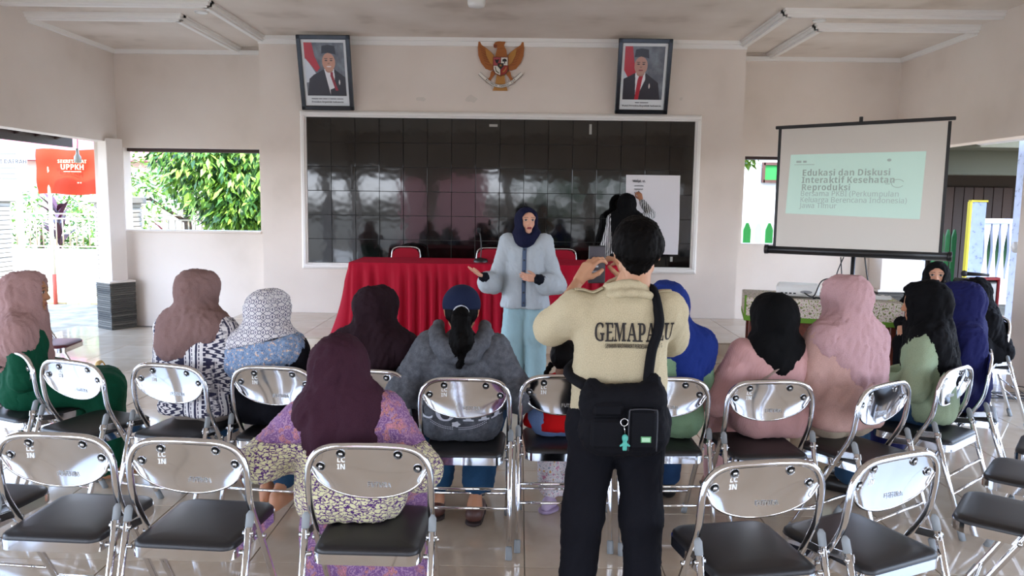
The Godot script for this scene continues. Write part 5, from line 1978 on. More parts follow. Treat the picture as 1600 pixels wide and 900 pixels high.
func seated(o: Dictionary) -> Dictionary:
	var s: float = o.get("s", 1.0)
	var J := {}
	var v: float = o.get("v", s)
	var pel := Vector3(0, 0.575, o.get("pz", -0.075))
	var turn: float = o.get("turn", 0.0)
	var B := Basis(UPV, turn) * Basis(Vector3.RIGHT, -o.get("lean", 0.05)) * Basis(Vector3.BACK, -o.get("side", 0.0))
	J.B = B
	J.pel = pel
	J.waist = pel + B * Vector3(0, 0.12, 0) * v
	J.chest = pel + B * Vector3(0, 0.27, 0.0) * v
	J.neck = pel + B * Vector3(0, 0.41, 0.01) * v
	J.H = Basis(UPV, turn + o.get("hy", 0.0)) * Basis(Vector3.RIGHT, -o.get("hp", 0.05)) * Basis(Vector3.BACK, -o.get("hr", 0.0))
	J.head = J.neck + B * Vector3(0, 0.06, 0) * v + J.H * Vector3(0, 0.075, -0.012)
	for sd in [-1, 1]:
		var k := "R" if sd > 0 else "L"
		J["sh" + k] = J.neck + B * Vector3(o.get("shw", 0.155) * sd, -0.06, 0.0) * s
		J["el" + k] = pair(o, "el", sd, J["sh" + k] + Basis(UPV, turn) * Vector3(0.055 * sd, -0.25, -0.02) * s)
		J["wr" + k] = pair(o, "wr", sd, pel + Basis(UPV, turn) * Vector3(0.075 * sd, 0.075, -0.23))
		J["hd" + k] = pair(o, "hd", sd, Basis(UPV, turn) * Vector3(-0.35 * sd, -0.25, -0.9))
		J["pm" + k] = pair(o, "pm", sd, Vector3(0, -1, -0.2))
		var leg: float = o.get("leg", 1.0)
		J["hip" + k] = pel + Vector3(0.085 * sd, -0.005, -0.02)
		J["kn" + k] = pair(o, "kn", sd, Vector3(0.105 * sd, 0.54, pel.z - 0.40 * leg))
		J["an" + k] = pair(o, "an", sd, Vector3(0.11 * sd, 0.085, J["kn" + k].z + o.get("tuck", 0.02)))
		J["to" + k] = J["an" + k] + pair(o, "to", sd, Vector3(0.02 * sd, -0.05, -0.15))
	J.s = s
	J.standing = false
	return J

func standing(o: Dictionary) -> Dictionary:
	# joints for a height of 1.6, scaled; arms always given
	var s: float = o.get("s", 1.0)
	var J := {}
	var turn: float = o.get("turn", 0.0)
	var B := Basis(UPV, turn) * Basis(Vector3.RIGHT, -o.get("lean", 0.0)) * Basis(Vector3.BACK, -o.get("side", 0.0))
	var pel: Vector3 = o.get("pel", Vector3(0, 0.86, 0) * s)
	J.B = B
	J.pel = pel
	J.waist = pel + B * Vector3(0, 0.15, 0) * s
	J.chest = pel + B * Vector3(0, 0.33, 0) * s
	J.neck = pel + B * Vector3(0, o.get("nk", 0.49), 0.01) * s
	J.H = Basis(UPV, turn + o.get("hy", 0.0)) * Basis(Vector3.RIGHT, -o.get("hp", 0.0)) * Basis(Vector3.BACK, -o.get("hr", 0.0))
	J.head = J.neck + B * Vector3(o.get("hx", 0.0), o.get("hn", 0.065), 0) * s + J.H * Vector3(0, 0.075, -0.012)
	for sd in [-1, 1]:
		var k := "R" if sd > 0 else "L"
		J["sh" + k] = J.neck + B * Vector3(o.get("shw", 0.165) * sd, -0.05, 0.0) * s
		J["el" + k] = pair(o, "el", sd, Vector3.ZERO)
		J["wr" + k] = pair(o, "wr", sd, Vector3.ZERO)
		J["hd" + k] = pair(o, "hd", sd, Vector3(0, -1, 0))
		J["pm" + k] = pair(o, "pm", sd, Vector3(-sd, 0, 0))
		J["hip" + k] = pel + Vector3(0.085 * sd, -0.02, 0) * s
		J["kn" + k] = pair(o, "kn", sd, Vector3(0.1 * sd, 0.46, -0.015) * s)
		J["an" + k] = pair(o, "an", sd, Vector3(0.105 * sd, 0.08, 0.02) * s)
		J["to" + k] = J["an" + k] + Vector3(0.03 * sd, -0.05, -0.15)
	J.s = s
	J.standing = true
	return J

func body_prims(J: Dictionary) -> Array:
	var s: float = J.s
	var B: Basis = J.B
	var p := []
	p.append([J.hipL, J.hipR, 0.085 * s, 0.085 * s])
	for sd in [-1, 1]:
		var k := "R" if sd > 0 else "L"
		var off: Vector3 = B * Vector3(0.05 * sd, 0, 0) * s
		p.append([J.pel + off, J.waist + off, 0.085 * s, 0.075 * s])
		p.append([J.waist + off, J.chest + off * 1.1, 0.075 * s, 0.082 * s])
		p.append([J.chest + off * 1.1, J["sh" + k], 0.075 * s, 0.045 * s])
		p.append([J["sh" + k], J["el" + k], 0.043 * s, 0.035 * s])
		p.append([J["el" + k], J["wr" + k], 0.036 * s, 0.024 * s])
		p.append([J["hip" + k], J["kn" + k], 0.072 * s, 0.048 * s])
		p.append([J["kn" + k], J["an" + k].lerp(J["kn" + k], 0.65), 0.048 * s, 0.05 * s])
		p.append([J["an" + k].lerp(J["kn" + k], 0.65), J["an" + k], 0.05 * s, 0.032 * s])
		p.append([J["an" + k] + Vector3(0, -0.04, 0.03) * s, J["to" + k], 0.032 * s, 0.022 * s])
		p.append([J["an" + k], J["an" + k].lerp(J["to" + k], 0.5), 0.034 * s, 0.03 * s])
	p.append([J.neck, J.head + J.H * Vector3(0, -0.06, 0.02), 0.05 * s, 0.048])
	p.append([J.shL, J.shR, 0.045 * s, 0.045 * s])
	return p

func fit(top: float, lean: float) -> float:
	# torso length that brings the top of a scarfed head to that height
	return (top - 0.125 - 0.65) / (0.47 * cos(lean))

func under(J: Dictionary, x: float, z: float, yaw: float) -> Vector3:
	# where a sitter stands in plan so that the head is at x, z
	var h: Vector3 = Basis(UPV, yaw) * (J.head as Vector3)
	return Vector3(x - h.x, 0, z - h.z)

func make_person(label: String, pos: Vector3, yaw: float, J: Dictionary, skin := "b9805f", hands := "relaxed", lip := "8e4a44", hl := "") -> Node3D:
	var t := thing("person", label, "person", pos, yaw)
	var tn := tones(skin, lip)
	var hs: float = clampf(J.s, 0.85, 1.0)
	var ex := [[head_mesh, Transform3D((J.H as Basis).scaled_local(Vector3.ONE * hs), J.head), tn]]
	for sd in [-1, 1]:
		var k := "R" if sd > 0 else "L"
		var xf := hand_xf(J["wr" + k], J["hd" + k], J["pm" + k], sd < 0)
		xf.basis = xf.basis.scaled_local(Vector3.ONE * hs * 0.95)
		ex.append([hand_mesh[hl if sd < 0 and hl != "" else hands], xf, tn])
	soft(t, "body", M.skin, body_prims(J), {"cell": 0.019, "k": 0.03, "skin": tn[0], "extra": ex})
	return t

func floor_cut(y: float) -> Plane:
	return Plane(Vector3(0, -1, 0), -y)

func top_prims(J: Dictionary, g := 0.0, sleeve := 0.94, arm := 0.0, hem := 0.0) -> Array:
	var s: float = J.s
	var B: Basis = J.B
	var p := []
	for sd in [-1, 1]:
		var k := "R" if sd > 0 else "L"
		var off: Vector3 = B * Vector3(0.058 * sd, 0, 0) * s
		p.append([J.pel + off * 1.25 + Vector3(0, -hem, 0), J.waist + off, (0.108 + g) * s, (0.098 + g) * s])
		p.append([J.waist + off, J.chest + off * 1.1, (0.098 + g) * s, (0.102 + g * 0.7) * s])
		p.append([J.chest + off * 1.1, J["sh" + k], (0.096 + g * 0.5) * s, 0.062 * s])
		p.append([J["sh" + k], J["el" + k], 0.06 * s + arm, 0.052 * s + arm])
		if sleeve > 0.0:
			p.append([J["el" + k], (J["el" + k] as Vector3).lerp(J["wr" + k], sleeve), 0.052 * s + arm, 0.038 * s + arm * 0.8])
	p.append([J.shL, J.shR, 0.06 * s, 0.06 * s])
	p.append([J.neck + B * Vector3(0, -0.02, 0.0), J.neck + B * Vector3(0, 0.01, 0), 0.075 * s, 0.062 * s])
	return p

func trouser_prims(J: Dictionary, wide := 0.0, to := 0.9) -> Array:
	var s: float = J.s
	var p := []
	p.append([J.hipL, J.hipR, 0.104 * s, 0.104 * s])
	if J.standing:
		p.append([J.pel, J.waist - Vector3(0, 0.05, 0), 0.12 * s, 0.11 * s])
	for sd in [-1, 1]:
		var k := "R" if sd > 0 else "L"
		p.append([J["hip" + k], J["kn" + k], 0.092 * s + wide * 0.5, 0.066 * s + wide])
		p.append([J["kn" + k], (J["kn" + k] as Vector3).lerp(J["an" + k], to), 0.066 * s + wide, 0.056 * s + wide])
	return p

func skirt_prims(J: Dictionary, wide := 0.0, to := 0.85) -> Array:
	var p := trouser_prims(J, wide + 0.01, to)
	var kn: Vector3 = (J.knL + J.knR) * 0.5
	var an: Vector3 = (J.anL + J.anR) * 0.5
	p.append([J.pel, kn, 0.10, 0.085 + wide])
	p.append([kn, kn.lerp(an, to), 0.085 + wide, 0.09 + wide])
	return p

func scarf_prims(J: Dictionary, o := {}) -> Array:
	var H: Basis = J.H
	var B: Basis = J.B
	var s: float = J.s
	var h: Vector3 = J.head
	var loose: float = o.get("loose", 0.0)
	var p := []
	p.append([h + H * Vector3(0, 0.026, 0.034), h + H * Vector3(0, 0.032, -0.024), 0.094 + loose, 0.090 + loose * 0.6])
	p.append([h + H * Vector3(0, -0.02, 0.025), h + H * Vector3(0, -0.05, -0.012), 0.090 + loose, 0.080 + loose * 0.5])
	p.append([h + H * Vector3(0, -0.06, 0.012), J.neck + B * Vector3(0, 0.02, 0.0), 0.076 + loose, 0.074 + loose])
	var w: float = o.get("wide", 0.75)
	var th: float = o.get("th", 0.018)
	for sd in [-1, 1]:
		var sh: Vector3 = J["shR"] if sd > 0 else J["shL"]
		p.append([J.neck + B * Vector3(0.02 * sd, 0.005, 0), (J.neck as Vector3).lerp(sh, w) + B * Vector3(0, 0.004, 0), 0.078 + th * 0.5, 0.068 + th * 0.6])
		var bk: float = o.get("back", 0.16)
		p.append([J.neck + B * Vector3(0.05 * sd, -0.02, 0.03), J.neck + B * Vector3(o.get("bw", 0.05) * sd + o.get("bx", 0.0), -bk, 0.05), 0.080 + th * 0.5, 0.056 + th])
		p.append([(J.neck as Vector3).lerp(sh, w) + B * Vector3(0, -0.01, 0.02), J.neck + B * Vector3(o.get("bw", 0.05) * sd + o.get("bx", 0.0), -bk * 0.85, 0.05), 0.062 + th, 0.052 + th])
		if o.has("arms"):
			p.append([sh, sh.lerp(J["elR"] if sd > 0 else J["elL"], o.arms), 0.078, 0.075])
	p.append([J.neck + B * Vector3(0, -0.01, -0.03), J.neck + B * Vector3(0, -o.get("front", 0.14), -0.075), 0.085, 0.075])
	return p

func face_hole(J: Dictionary, grow := 0.0) -> Array:
	var H: Basis = J.H
	return [[J.head + H * Vector3(0, 0.022, -0.128), J.head + H * Vector3(0, -0.052, -0.122), 0.068 + grow, 0.056 + grow]]

func scarf(t: Node, J: Dictionary, m: Material, o := {}) -> MeshInstance3D:
	var op := {"cell": o.get("cell", 0.0115), "k": 0.05, "neg": face_hole(J, o.get("face", 0.0)), "fold": [o.get("fold", 0.009), 16.0, 5.0], "shift": J.head.x * 31.0 + J.head.y * 57.0 + o.get("seed", 0.0)}
	if o.has("cuts"):
		op.cuts = o.cuts
	return soft(t, "headscarf", m, scarf_prims(J, o) + o.get("more", []), op)

func shoes(t: Node, J: Dictionary, m: Material, called := "shoe", sole: Material = null) -> void:
	for k in ["L", "R"]:
		var a: Vector3 = J["an" + k]
		var e: Vector3 = J["to" + k]
		var o := soft(t, called, m, [[a + Vector3(0, -0.035, 0.03), e, 0.040 * J.s, 0.034 * J.s], [a + Vector3(0, -0.045, 0.02), a.lerp(e, 0.6), 0.042 * J.s, 0.042 * J.s]], {"cell": 0.009, "k": 0.02, "cuts": [floor_cut(0.003 if not J.has("fy") else J.fy)]})
		if sole:
			soft(o, "sole", sole, [[a + Vector3(0, a.y * -1.0 + 0.012, 0.045), Vector3(e.x, 0.012, e.z - 0.01), 0.045, 0.042]], {"cell": 0.008, "k": 0.01, "cuts": [floor_cut(0.002), Plane(Vector3(0, 1, 0), 0.022)]})

func wrap_text(t: Node, called: String, text: String, size: float, c: Vector2, prims: Array, k: float, m: Material, lift := 0.008, serif := false, stretch := 1.0, arch := 0.0, bold := true) -> void:
	# letters laid on a curved back: every vertex is moved on to the cloth
	var tm := lettering(text, size, 0.002, serif, bold)
	var arr := tm.surface_get_arrays(0) if tm.get_surface_count() else []
	if arr.is_empty():
		return
	var st := S()
	var made := {}
	for sf in tm.get_surface_count():
		var a := tm.surface_get_arrays(sf)
		var v: PackedVector3Array = a[Mesh.ARRAY_VERTEX]
		var ix: PackedInt32Array = a[Mesh.ARRAY_INDEX] if a[Mesh.ARRAY_INDEX] != null else PackedInt32Array(range(v.size()))
		for i in ix:
			var p := v[i]
			var key := Vector2(snappedf(p.x, 0.0005), snappedf(p.y, 0.0005))
			if not made.has(key):
				var x := c.x + p.x * stretch
				var y := c.y + p.y + arch * p.x * p.x
				var z := 0.6
				for step in 24:
					var d := field_at(prims, k, Vector3(x, y, z))
					z -= d * 0.9
					if d < 0.0006 or z < -0.5:
						break
				made[key] = Vector3(x, y, z)
			var w: Vector3 = made[key]
			st.add_vertex(w + Vector3(0, 0, lift + p.z))
	obj(called, st, m, t)

func on_surface(prims: Array, k: float, from: Vector3, dir: Vector3, lift: float) -> Vector3:
	var p := from
	for i in 40:
		var d := field_at(prims, k, p)
		if d < 0.0008:
			break
		p += dir * d * 0.9
	return p - dir * lift

func band(t: Node, called: String, m: Material, pts: Array, w := 0.018, flat := 0.3) -> void:
	var st := S(true)
	tube(st, smooth_path(pts, 5), w, 8, flat)
	obj(called, st, m, t)

func pattern(kind: String) -> ImageTexture:
	match kind:
		"ikat":
			var navy := Color.html("2c2b47")
			var white := Color.html("e6e1e0")
			return img_tex(256, 256, func(u: float, v: float) -> Color:
				if u < 0.36:
					var q := fposmod(u * 25.0, 3.0)
					if q < 0.8:
						return navy
					if q > 1.3 and q < 1.7 and fposmod(v * 30.0, 2.0) < 1.4:
						return navy
					return white
				if u < 0.40:
					return navy if absf(sin(v * 40.0)) > 0.4 else white
				var x := (u - 0.40) / 0.60 * 2.0 - 1.0
				var y := fposmod(v * 2.0, 1.0) * 2.0 - 1.0
				var d := absf(x) * 0.9 + absf(y)
				var w := d + 0.08 * sin(v * 90.0) + 0.06 * noise.get_noise_2d(u * 40.0, v * 40.0)
				if (w > 0.18 and w < 0.34) or (w > 0.55 and w < 0.78) or (w > 1.02 and w < 1.22) or (w > 1.5 and absf(x) > 0.55):
					return navy
				return white)
		"lattice":
			return img_tex(128, 128, func(u: float, v: float) -> Color:
				var x := fposmod(u * 4.0, 1.0) * 2.0 - 1.0
				var y := fposmod(v * 4.0, 1.0) * 2.0 - 1.0
				var d := absf(x) + absf(y)
				if (d > 0.45 and d < 0.65) or absf(absf(x) - absf(y)) < 0.10 and d > 0.65 or (absf(x) > 0.9 and absf(y) < 0.4):
					return Color.html("3a3a5e")
				return Color.html("dfdbdc"))
		"bluefloral":
			return img_tex(192, 192, func(u: float, v: float) -> Color:
				var a := noise.get_noise_2d(u * 9.0, v * 9.0)
				var b := noise.get_noise_2d(u * 22.0 + 7.0, v * 22.0)
				if a > 0.30:
					return Color.html("c9a084") if b > 0.0 else Color.html("e2d3c8")
				if absf(b) < 0.07:
					return Color.html("41506f")
				return Color.html("8fa6c4") if a > -0.2 else Color.html("7b96ba"))
		"leaf":
			var fn := FastNoiseLite.new()
			fn.noise_type = FastNoiseLite.TYPE_CELLULAR
			fn.frequency = 1.0
			fn.cellular_return_type = FastNoiseLite.RETURN_DISTANCE2_SUB
			return img_tex(256, 256, func(u: float, v: float) -> Color:
				var c := fn.get_noise_2d(u * 11.0 + 0.6 * noise.get_noise_2d(u * 9.0, v * 9.0), v * 15.0)
				if c > -0.80 and noise.get_noise_2d(u * 6.0 + 20.0, v * 6.0) > -0.42:
					return Color.html("d9d3a6")
				return Color.html("4c1f68"))
		"batik":
			return img_tex(256, 256, func(u: float, v: float) -> Color:
				var a := noise.get_noise_2d(u * 5.0 + 3.0, v * 5.0)
				var w := sin(a * 20.0 + noise.get_noise_2d(u * 14.0, v * 14.0) * 2.0)
				if absf(w) < 0.28:
					return Color.html("5b3a78")
				if a > 0.18:
					return Color.html("c07f8a") if w > 0.0 else Color.html("b57a72")
				return Color.html("a47f9c") if w > 0.0 else Color.html("7c5582"))
		"kidfloral":
			return img_tex(192, 192, func(u: float, v: float) -> Color:
				var a := noise.get_noise_2d(u * 8.0 + 5.0, v * 8.0)
				var b := noise.get_noise_2d(u * 14.0 + 50.0, v * 14.0)
				if a > 0.38:
					return Color.html("c77f9a")
				if a < -0.45:
					return Color.html("d59a3a")
				if absf(b) < 0.035:
					return Color.html("3f5f78")
				return Color.html("e4dcdd"))
		"washed":
			return img_tex(256, 256, func(u: float, v: float) -> Color:
				var a := noise.get_noise_2d(u * 10.0, v * 10.0) * 0.5 + noise.get_noise_2d(u * 50.0, v * 50.0) * 0.35
				return Color.html("43454b").lerp(Color.html("6d6f76"), clampf(a + 0.35, 0.0, 1.0)))
		"stripe":
			return img_tex(64, 8, func(u: float, _v: float) -> Color: return Color.html("16161a") if fposmod(u * 4.0, 1.0) < 0.5 else Color.html("dcdcdc"))
		_:
			return img_tex(64, 8, func(u: float, _v: float) -> Color: return Color.html("c79a98").lerp(Color.html("b4847f"), 1.0 if fposmod(u * 8.0, 1.0) < 0.25 else 0.0))

func figured(kind: String, scale: float, tint := "ffffff", rough := 0.88) -> StandardMaterial3D:
	var m := mat(tint, rough)
	tri_tex(m, pattern(kind), scale)
	m.uv1_triplanar_sharpness = 6.0
	return m

func hair_mat() -> StandardMaterial3D:
	if not M.has("hair"):
		M.hair = mat("0a0808", 0.6)
		M.hair.metallic_specular = 0.18
	return M.hair

func build_people() -> void:
	make_templates()
	audience_left()
	audience_middle()
	audience_right()
	speaker_woman()
	writer_woman()
	photographer()

func audience_left() -> void:
	var seat := [floor_cut(0.479)]
	# woman in a green dress, turned to the middle of the hall
	var J := seated({"s": 1.0, "v": fit(1.236, 0.06), "lean": 0.06, "hp": 0.02, "hy": -0.12, "turn": -0.1})
	var t := make_person("woman in a long mauve headscarf and dark green dress looking across the hall", under(J, -2.76, -4.25, -1.08), -1.08, J, "b07a58")
	var green := cloth("0f5139", 0.8, 0.25)
	soft(t, "dress", green, top_prims(J, 0.012, 0.93, 0.008), {"cuts": seat, "fold": [0.008, 14.0, 7.0]})
	soft(t, "skirt", green, skirt_prims(J, 0.02, 0.93), {"fold": [0.008, 10.0, 8.0], "cell": 0.016})
	scarf(t, J, cloth("b08c88"), {"back": 0.24, "front": 0.22, "wide": 1.0, "arms": 0.25, "bw": 0.08, "loose": 0.006, "fold": 0.012})
	var sp := scarf_prims(J, {"back": 0.24, "front": 0.22, "wide": 1.0, "arms": 0.25, "bw": 0.08, "loose": 0.006})
	var bpts := []
	for q in [Vector3(-0.12, 0.98, 0.5), Vector3(-0.05, 0.93, 0.5), Vector3(0.03, 0.87, 0.5), Vector3(0.10, 0.80, 0.5), Vector3(0.15, 0.72, 0.5)]:
		bpts.append(on_surface(sp + top_prims(J, 0.012, 0.93, 0.008), 0.04, q, Vector3(0, 0, -1), 0.014))
	band(t, "bag_strap", M.black_plastic, bpts, 0.02, 0.25)
	# ikat jacket
	J = seated({"s": 1.03, "v": fit(1.288, 0.03), "lean": 0.03, "hy": -0.35, "hp": 0.10, "pz": -0.09})
	t = make_person("woman in a mauve headscarf and white and navy ikat jacket", under(J, -1.70, -4.04, -0.24), -0.24, J, "b07a58")
	soft(t, "jacket", figured("ikat", 3.1), top_prims(J, 0.03, 0.95, 0.018, 0.02), {"cuts": [floor_cut(0.52)], "fold": [0.007, 12.0, 6.0], "cell": 0.012})
	soft(t, "trousers", cloth("b5a79d"), trouser_prims(J, 0.02), {"fold": [0.006, 12.0, 12.0], "cuts": []})
	scarf(t, J, cloth("8f726e"), {"back": 0.15, "front": 0.2, "wide": 0.75, "bw": 0.03, "bx": -0.08, "th": 0.026, "fold": 0.010, "seed": 4.0})
	shoes(t, J, M.black_plastic)
	# blue patterned headscarf
	J = seated({"s": 0.95, "v": fit(1.19, 0.06), "lean": 0.06, "hy": -0.55, "hp": 0.0, "side": 0.03, "tuck": 0.36, "an": [Vector3(0.07, 0.09, -0.02), Vector3(-0.02, 0.1, -0.1)]})
	t = make_person("woman in a white and blue patterned headscarf and black top", under(J, -1.305, -3.98, -0.1), -0.1, J, "b9805f")
	soft(t, "blouse", cloth("15151c", 0.85, 0.15), top_prims(J, 0.014, 0.94, 0.012), {"cuts": seat, "fold": [0.007, 13.0, 6.0]})
	soft(t, "trousers", cloth("2d4a66"), trouser_prims(J, 0.016, 0.8), {"fold": [0.006, 12.0, 12.0]})
	var cut_y: float = J.neck.y - 0.015
	var so := {"back": 0.15, "front": 0.18, "wide": 0.8, "bw": 0.05, "bx": -0.06, "th": 0.024, "fold": 0.008, "loose": 0.004}
	scarf(t, J, figured("lattice", 6.5), so.merged({"cuts": [Plane(Vector3(0.25, -1, 0), -cut_y)]}))
	var lower := soft(t, "headscarf_border", figured("bluefloral", 4.2), scarf_prims(J, so), {"cell": 0.011, "k": 0.05, "neg": face_hole(J), "fold": [0.009, 16.0, 5.0], "shift": J.head.x * 31.0 + J.head.y * 57.0, "cuts": [Plane(Vector3(-0.25, 1, 0), cut_y)]})
	lower.set_meta("label", "blue flowered lower edge of the headscarf")
	# rose blouse
	J = seated({"s": 0.98, "v": fit(1.219, 0.05), "lean": 0.05, "hy": -0.5, "hp": 0.04})
	t = make_person("woman in a very dark maroon headscarf and rose blouse", under(J, -0.735, -3.95, -0.08), -0.08, J, "b9805f")
	soft(t, "blouse", cloth("b9737c"), top_prims(J, 0.012, 0.94, 0.012), {"cuts": seat, "fold": [0.007, 13.0, 6.0]})
	soft(t, "trousers", cloth("3a2f36"), trouser_prims(J, 0.014), {"fold": [0.005, 12.0, 12.0]})
	scarf(t, J, cloth("2b1a21", 0.85, 0.15), {"back": 0.20, "front": 0.2, "wide": 0.98, "bw": 0.07, "bx": -0.05, "fold": 0.011, "loose": 0.004})
	shoes(t, J, M.black_plastic)
	# purple batik
	J = seated({"s": 1.0, "v": fit(1.15, 0.08), "lean": 0.08, "side": -0.12, "pz": -0.10, "hy": 0.1, "hr": -0.04, "el": [Vector3(0.27, 0.66, -0.06), Vector3(-0.33, 0.68, -0.07)], "wr": [Vector3(0.10, 0.64, -0.28), Vector3(-0.20, 0.64, -0.28)], "kn": [Vector3(0.17, 0.53, -0.36), Vector3(-0.17, 0.53, -0.36)], "an": [Vector3(0.19, 0.085, -0.16), Vector3(-0.13, 0.085, -0.2)]})
	t = make_person("woman in a dark plum headscarf and purple batik dress in the last row", under(J, -0.675, -2.85, 0.0), 0.0, J, "b07a58")
	var bt := figured("batik", 3.0)
	var tp := top_prims(J, 0.035, 0.95, 0.022, 0.02)
	soft(t, "blouse", bt, tp, {"cell": 0.011, "cuts": [floor_cut(0.765)], "fold": [0.007, 13.0, 7.0]})
	soft(t, "tunic", figured("leaf", 4.6), tp, {"cell": 0.011, "cuts": [floor_cut(0.481), Plane(Vector3(0, 1, 0), 0.767)], "fold": [0.007, 13.0, 7.0]})
	soft(t, "skirt", bt, skirt_prims(J, 0.028, 0.82), {"fold": [0.009, 10.0, 6.0]})
	scarf(t, J, cloth("3f2330", 0.85, 0.2), {"back": 0.20, "front": 0.2, "wide": 0.5, "bw": 0.045, "th": 0.034, "fold": 0.010, "loose": 0.014})

func audience_middle() -> void:
	var seat := [floor_cut(0.479)]
	# girl with cap and ponytail
	var J := seated({"s": 1.0, "v": fit(1.238, 0.06), "pz": -0.10, "lean": 0.06, "hy": 0.05, "hp": 0.0, "kn": [Vector3(0.13, 0.54, -0.38), Vector3(-0.13, 0.54, -0.38)], "an": [Vector3(0.07, 0.085, -0.16), Vector3(-0.13, 0.085, -0.22)], "el": [Vector3(0.30, 0.70, -0.06), Vector3(-0.29, 0.70, -0.06)]})
	var t := make_person("girl in a navy cap with a black ponytail and washed grey hoodie", under(J, -0.285, -3.82, 0.0), 0.0, J, "b9805f")
	var hood := figured("washed", 2.6)
	var hp := top_prims(J, 0.035, 0.95, 0.028, 0.0)
	soft(t, "hoodie", hood, hp, {"cuts": seat, "fold": [0.010, 11.0, 7.0], "cell": 0.012})
	var nk: Vector3 = J.neck
	var ring := []
	for i in 9:
		var a := PI * (-0.12 + 1.24 * i / 8.0)
		ring.append(nk + Vector3(cos(a) * 0.125, 0.025 - 0.075 * sin(a), 0.01 + sin(a) * 0.105))
	var hr := []
	for i in 8:
		hr.append([ring[i], ring[i + 1], 0.032 + 0.012 * sin(PI * i / 8.0), 0.032 + 0.012 * sin(PI * (i + 1) / 8.0)])
	hr.append([nk + Vector3(-0.05, -0.06, 0.10), nk + Vector3(0.05, -0.06, 0.10), 0.06, 0.06])
	soft(t, "hood", hood, hr, {"cell": 0.010, "k": 0.03, "fold": [0.006, 18.0, 14.0]})
	wrap_text(t, "back_print", "COTH", 0.12, Vector2(0.0, 0.635), hp, 0.04, mat("c9c9d2", 0.8), 0.013, true, 1.25, 0.5)
	var fp := S()
	for i in 34:
		var u := i / 33.0 * 2.0 - 1.0
		if absf(u + 0.1) < 0.1:
			continue
		for row in 2:
			var q := on_surface(hp, 0.04, Vector3(u * 0.135, 0.562 + 0.035 * u * u - row * 0.009, 0.6), Vector3(0, 0, -1), 0.014)
			box(fp, q, Vector3(0.0055, 0.0032, 0.001), Basis(Vector3.BACK, u * 0.5))
	obj("small_back_print", fp, mat("b4b4be", 0.8), t)
	fp = S()
	var fc := on_surface(hp, 0.04, Vector3(-0.012, 0.578, 0.6), Vector3(0, 0, -1), 0.014)
	var fl := PackedVector2Array()
	for i in 20:
		var a := TAU * i / 20.0
		fl.append(Vector2(cos(a) * 0.02, sin(a) * 0.013) * (1.0 + 0.18 * cos(a * 5.0)))
	prism(fp, fl, 0.0, 0.002, Transform3D(Basis(), fc))
	obj("flower_print", fp, mat("c0c0c6", 0.8), t)
	soft(t, "trousers", cloth("2f5172"), trouser_prims(J, 0.030, 0.74), {"fold": [0.008, 12.0, 12.0]})
	var H: Basis = J.H
	var h: Vector3 = J.head
	soft(t, "hair", hair_mat(), [[h + H * Vector3(0, 0.015, 0.035), h + H * Vector3(0, 0.02, -0.01), 0.083, 0.082], [h + H * Vector3(0, -0.03, 0.045), h + H * Vector3(0, -0.055, 0.045), 0.07, 0.05]], {"cell": 0.009, "k": 0.03, "neg": face_hole(J, 0.004), "fold": [0.004, 60.0, 8.0]})
	soft(t, "ponytail", hair_mat(), [[h + H * Vector3(0, 0.02, 0.115), h + H * Vector3(0, -0.02, 0.15), 0.026, 0.04], [h + H * Vector3(0, -0.02, 0.15), h + H * Vector3(0.005, -0.13, 0.16), 0.042, 0.052], [h + H * Vector3(0.005, -0.13, 0.16), h + H * Vector3(-0.005, -0.25, 0.155), 0.052, 0.02]], {"cell": 0.009, "k": 0.03, "fold": [0.008, 55.0, 7.0]})
	var capn := soft(t, "cap", cloth("202843"), [[h + H * Vector3(0, 0.035, 0.028), h + H * Vector3(0, 0.035, -0.022), 0.096, 0.094]], {"cell": 0.009, "k": 0.02, "cuts": [Plane((H * Vector3(0, -1, 0.12)).normalized(), -(h + H * Vector3(0, 0.005, 0)).dot((H * Vector3(0, 1, -0.12)).normalized()))], "neg": [[h + H * Vector3(0, 0.0, 0.12), h + H * Vector3(0, 0.005, 0.14), 0.032, 0.032]]})
	soft(capn, "peak", cloth("202843"), [[h + H * Vector3(-0.05, 0.025, -0.10), h + H * Vector3(0.05, 0.025, -0.10), 0.02, 0.02], [h + H * Vector3(-0.04, 0.012, -0.16), h + H * Vector3(0.04, 0.012, -0.16), 0.014, 0.014]], {"cell": 0.009, "k": 0.06, "cuts": [Plane((H * Vector3(0, 1, 0)).normalized(), (h + H * Vector3(0, 0.024, 0)).dot(H * Vector3(0, 1, 0))), Plane((H * Vector3(0, -1, 0)).normalized(), -(h + H * Vector3(0, 0.012, 0)).dot(H * Vector3(0, 1, 0)))]})
	band(t, "cap_strap", mat("c9ccd6", 0.6), [h + H * Vector3(-0.036, 0.008, 0.112), h + H * Vector3(-0.025, 0.03, 0.124), h + H * Vector3(0, 0.04, 0.129), h + H * Vector3(0.025, 0.03, 0.124), h + H * Vector3(0.036, 0.008, 0.112)], 0.006, 0.6)
	shoes(t, J, mat("4a2a22", 0.5), "sandal", mat("2a1a16", 0.7))
	# small girl with braids
	var C := seated({"s": 0.72, "v": 0.46, "lean": 0.16, "hy": -0.85, "hp": 0.2, "pz": -0.04, "leg": 0.8, "kn": [Vector3(0.09, 0.55, -0.24), Vector3(-0.07, 0.55, -0.24)], "an": [Vector3(0.06, 0.075, -0.28), Vector3(-0.05, 0.075, -0.28)], "to": [Vector3(0.03, -0.04, 0.09), Vector3(-0.03, -0.04, 0.09)], "wr": [Vector3(0.06, 0.64, -0.2), Vector3(-0.06, 0.64, -0.2)]})
	t = make_person("small girl with black braids and a bright red shirt", under(C, 0.262, -3.86, 0.0), 0.0, C, "8a5a40")
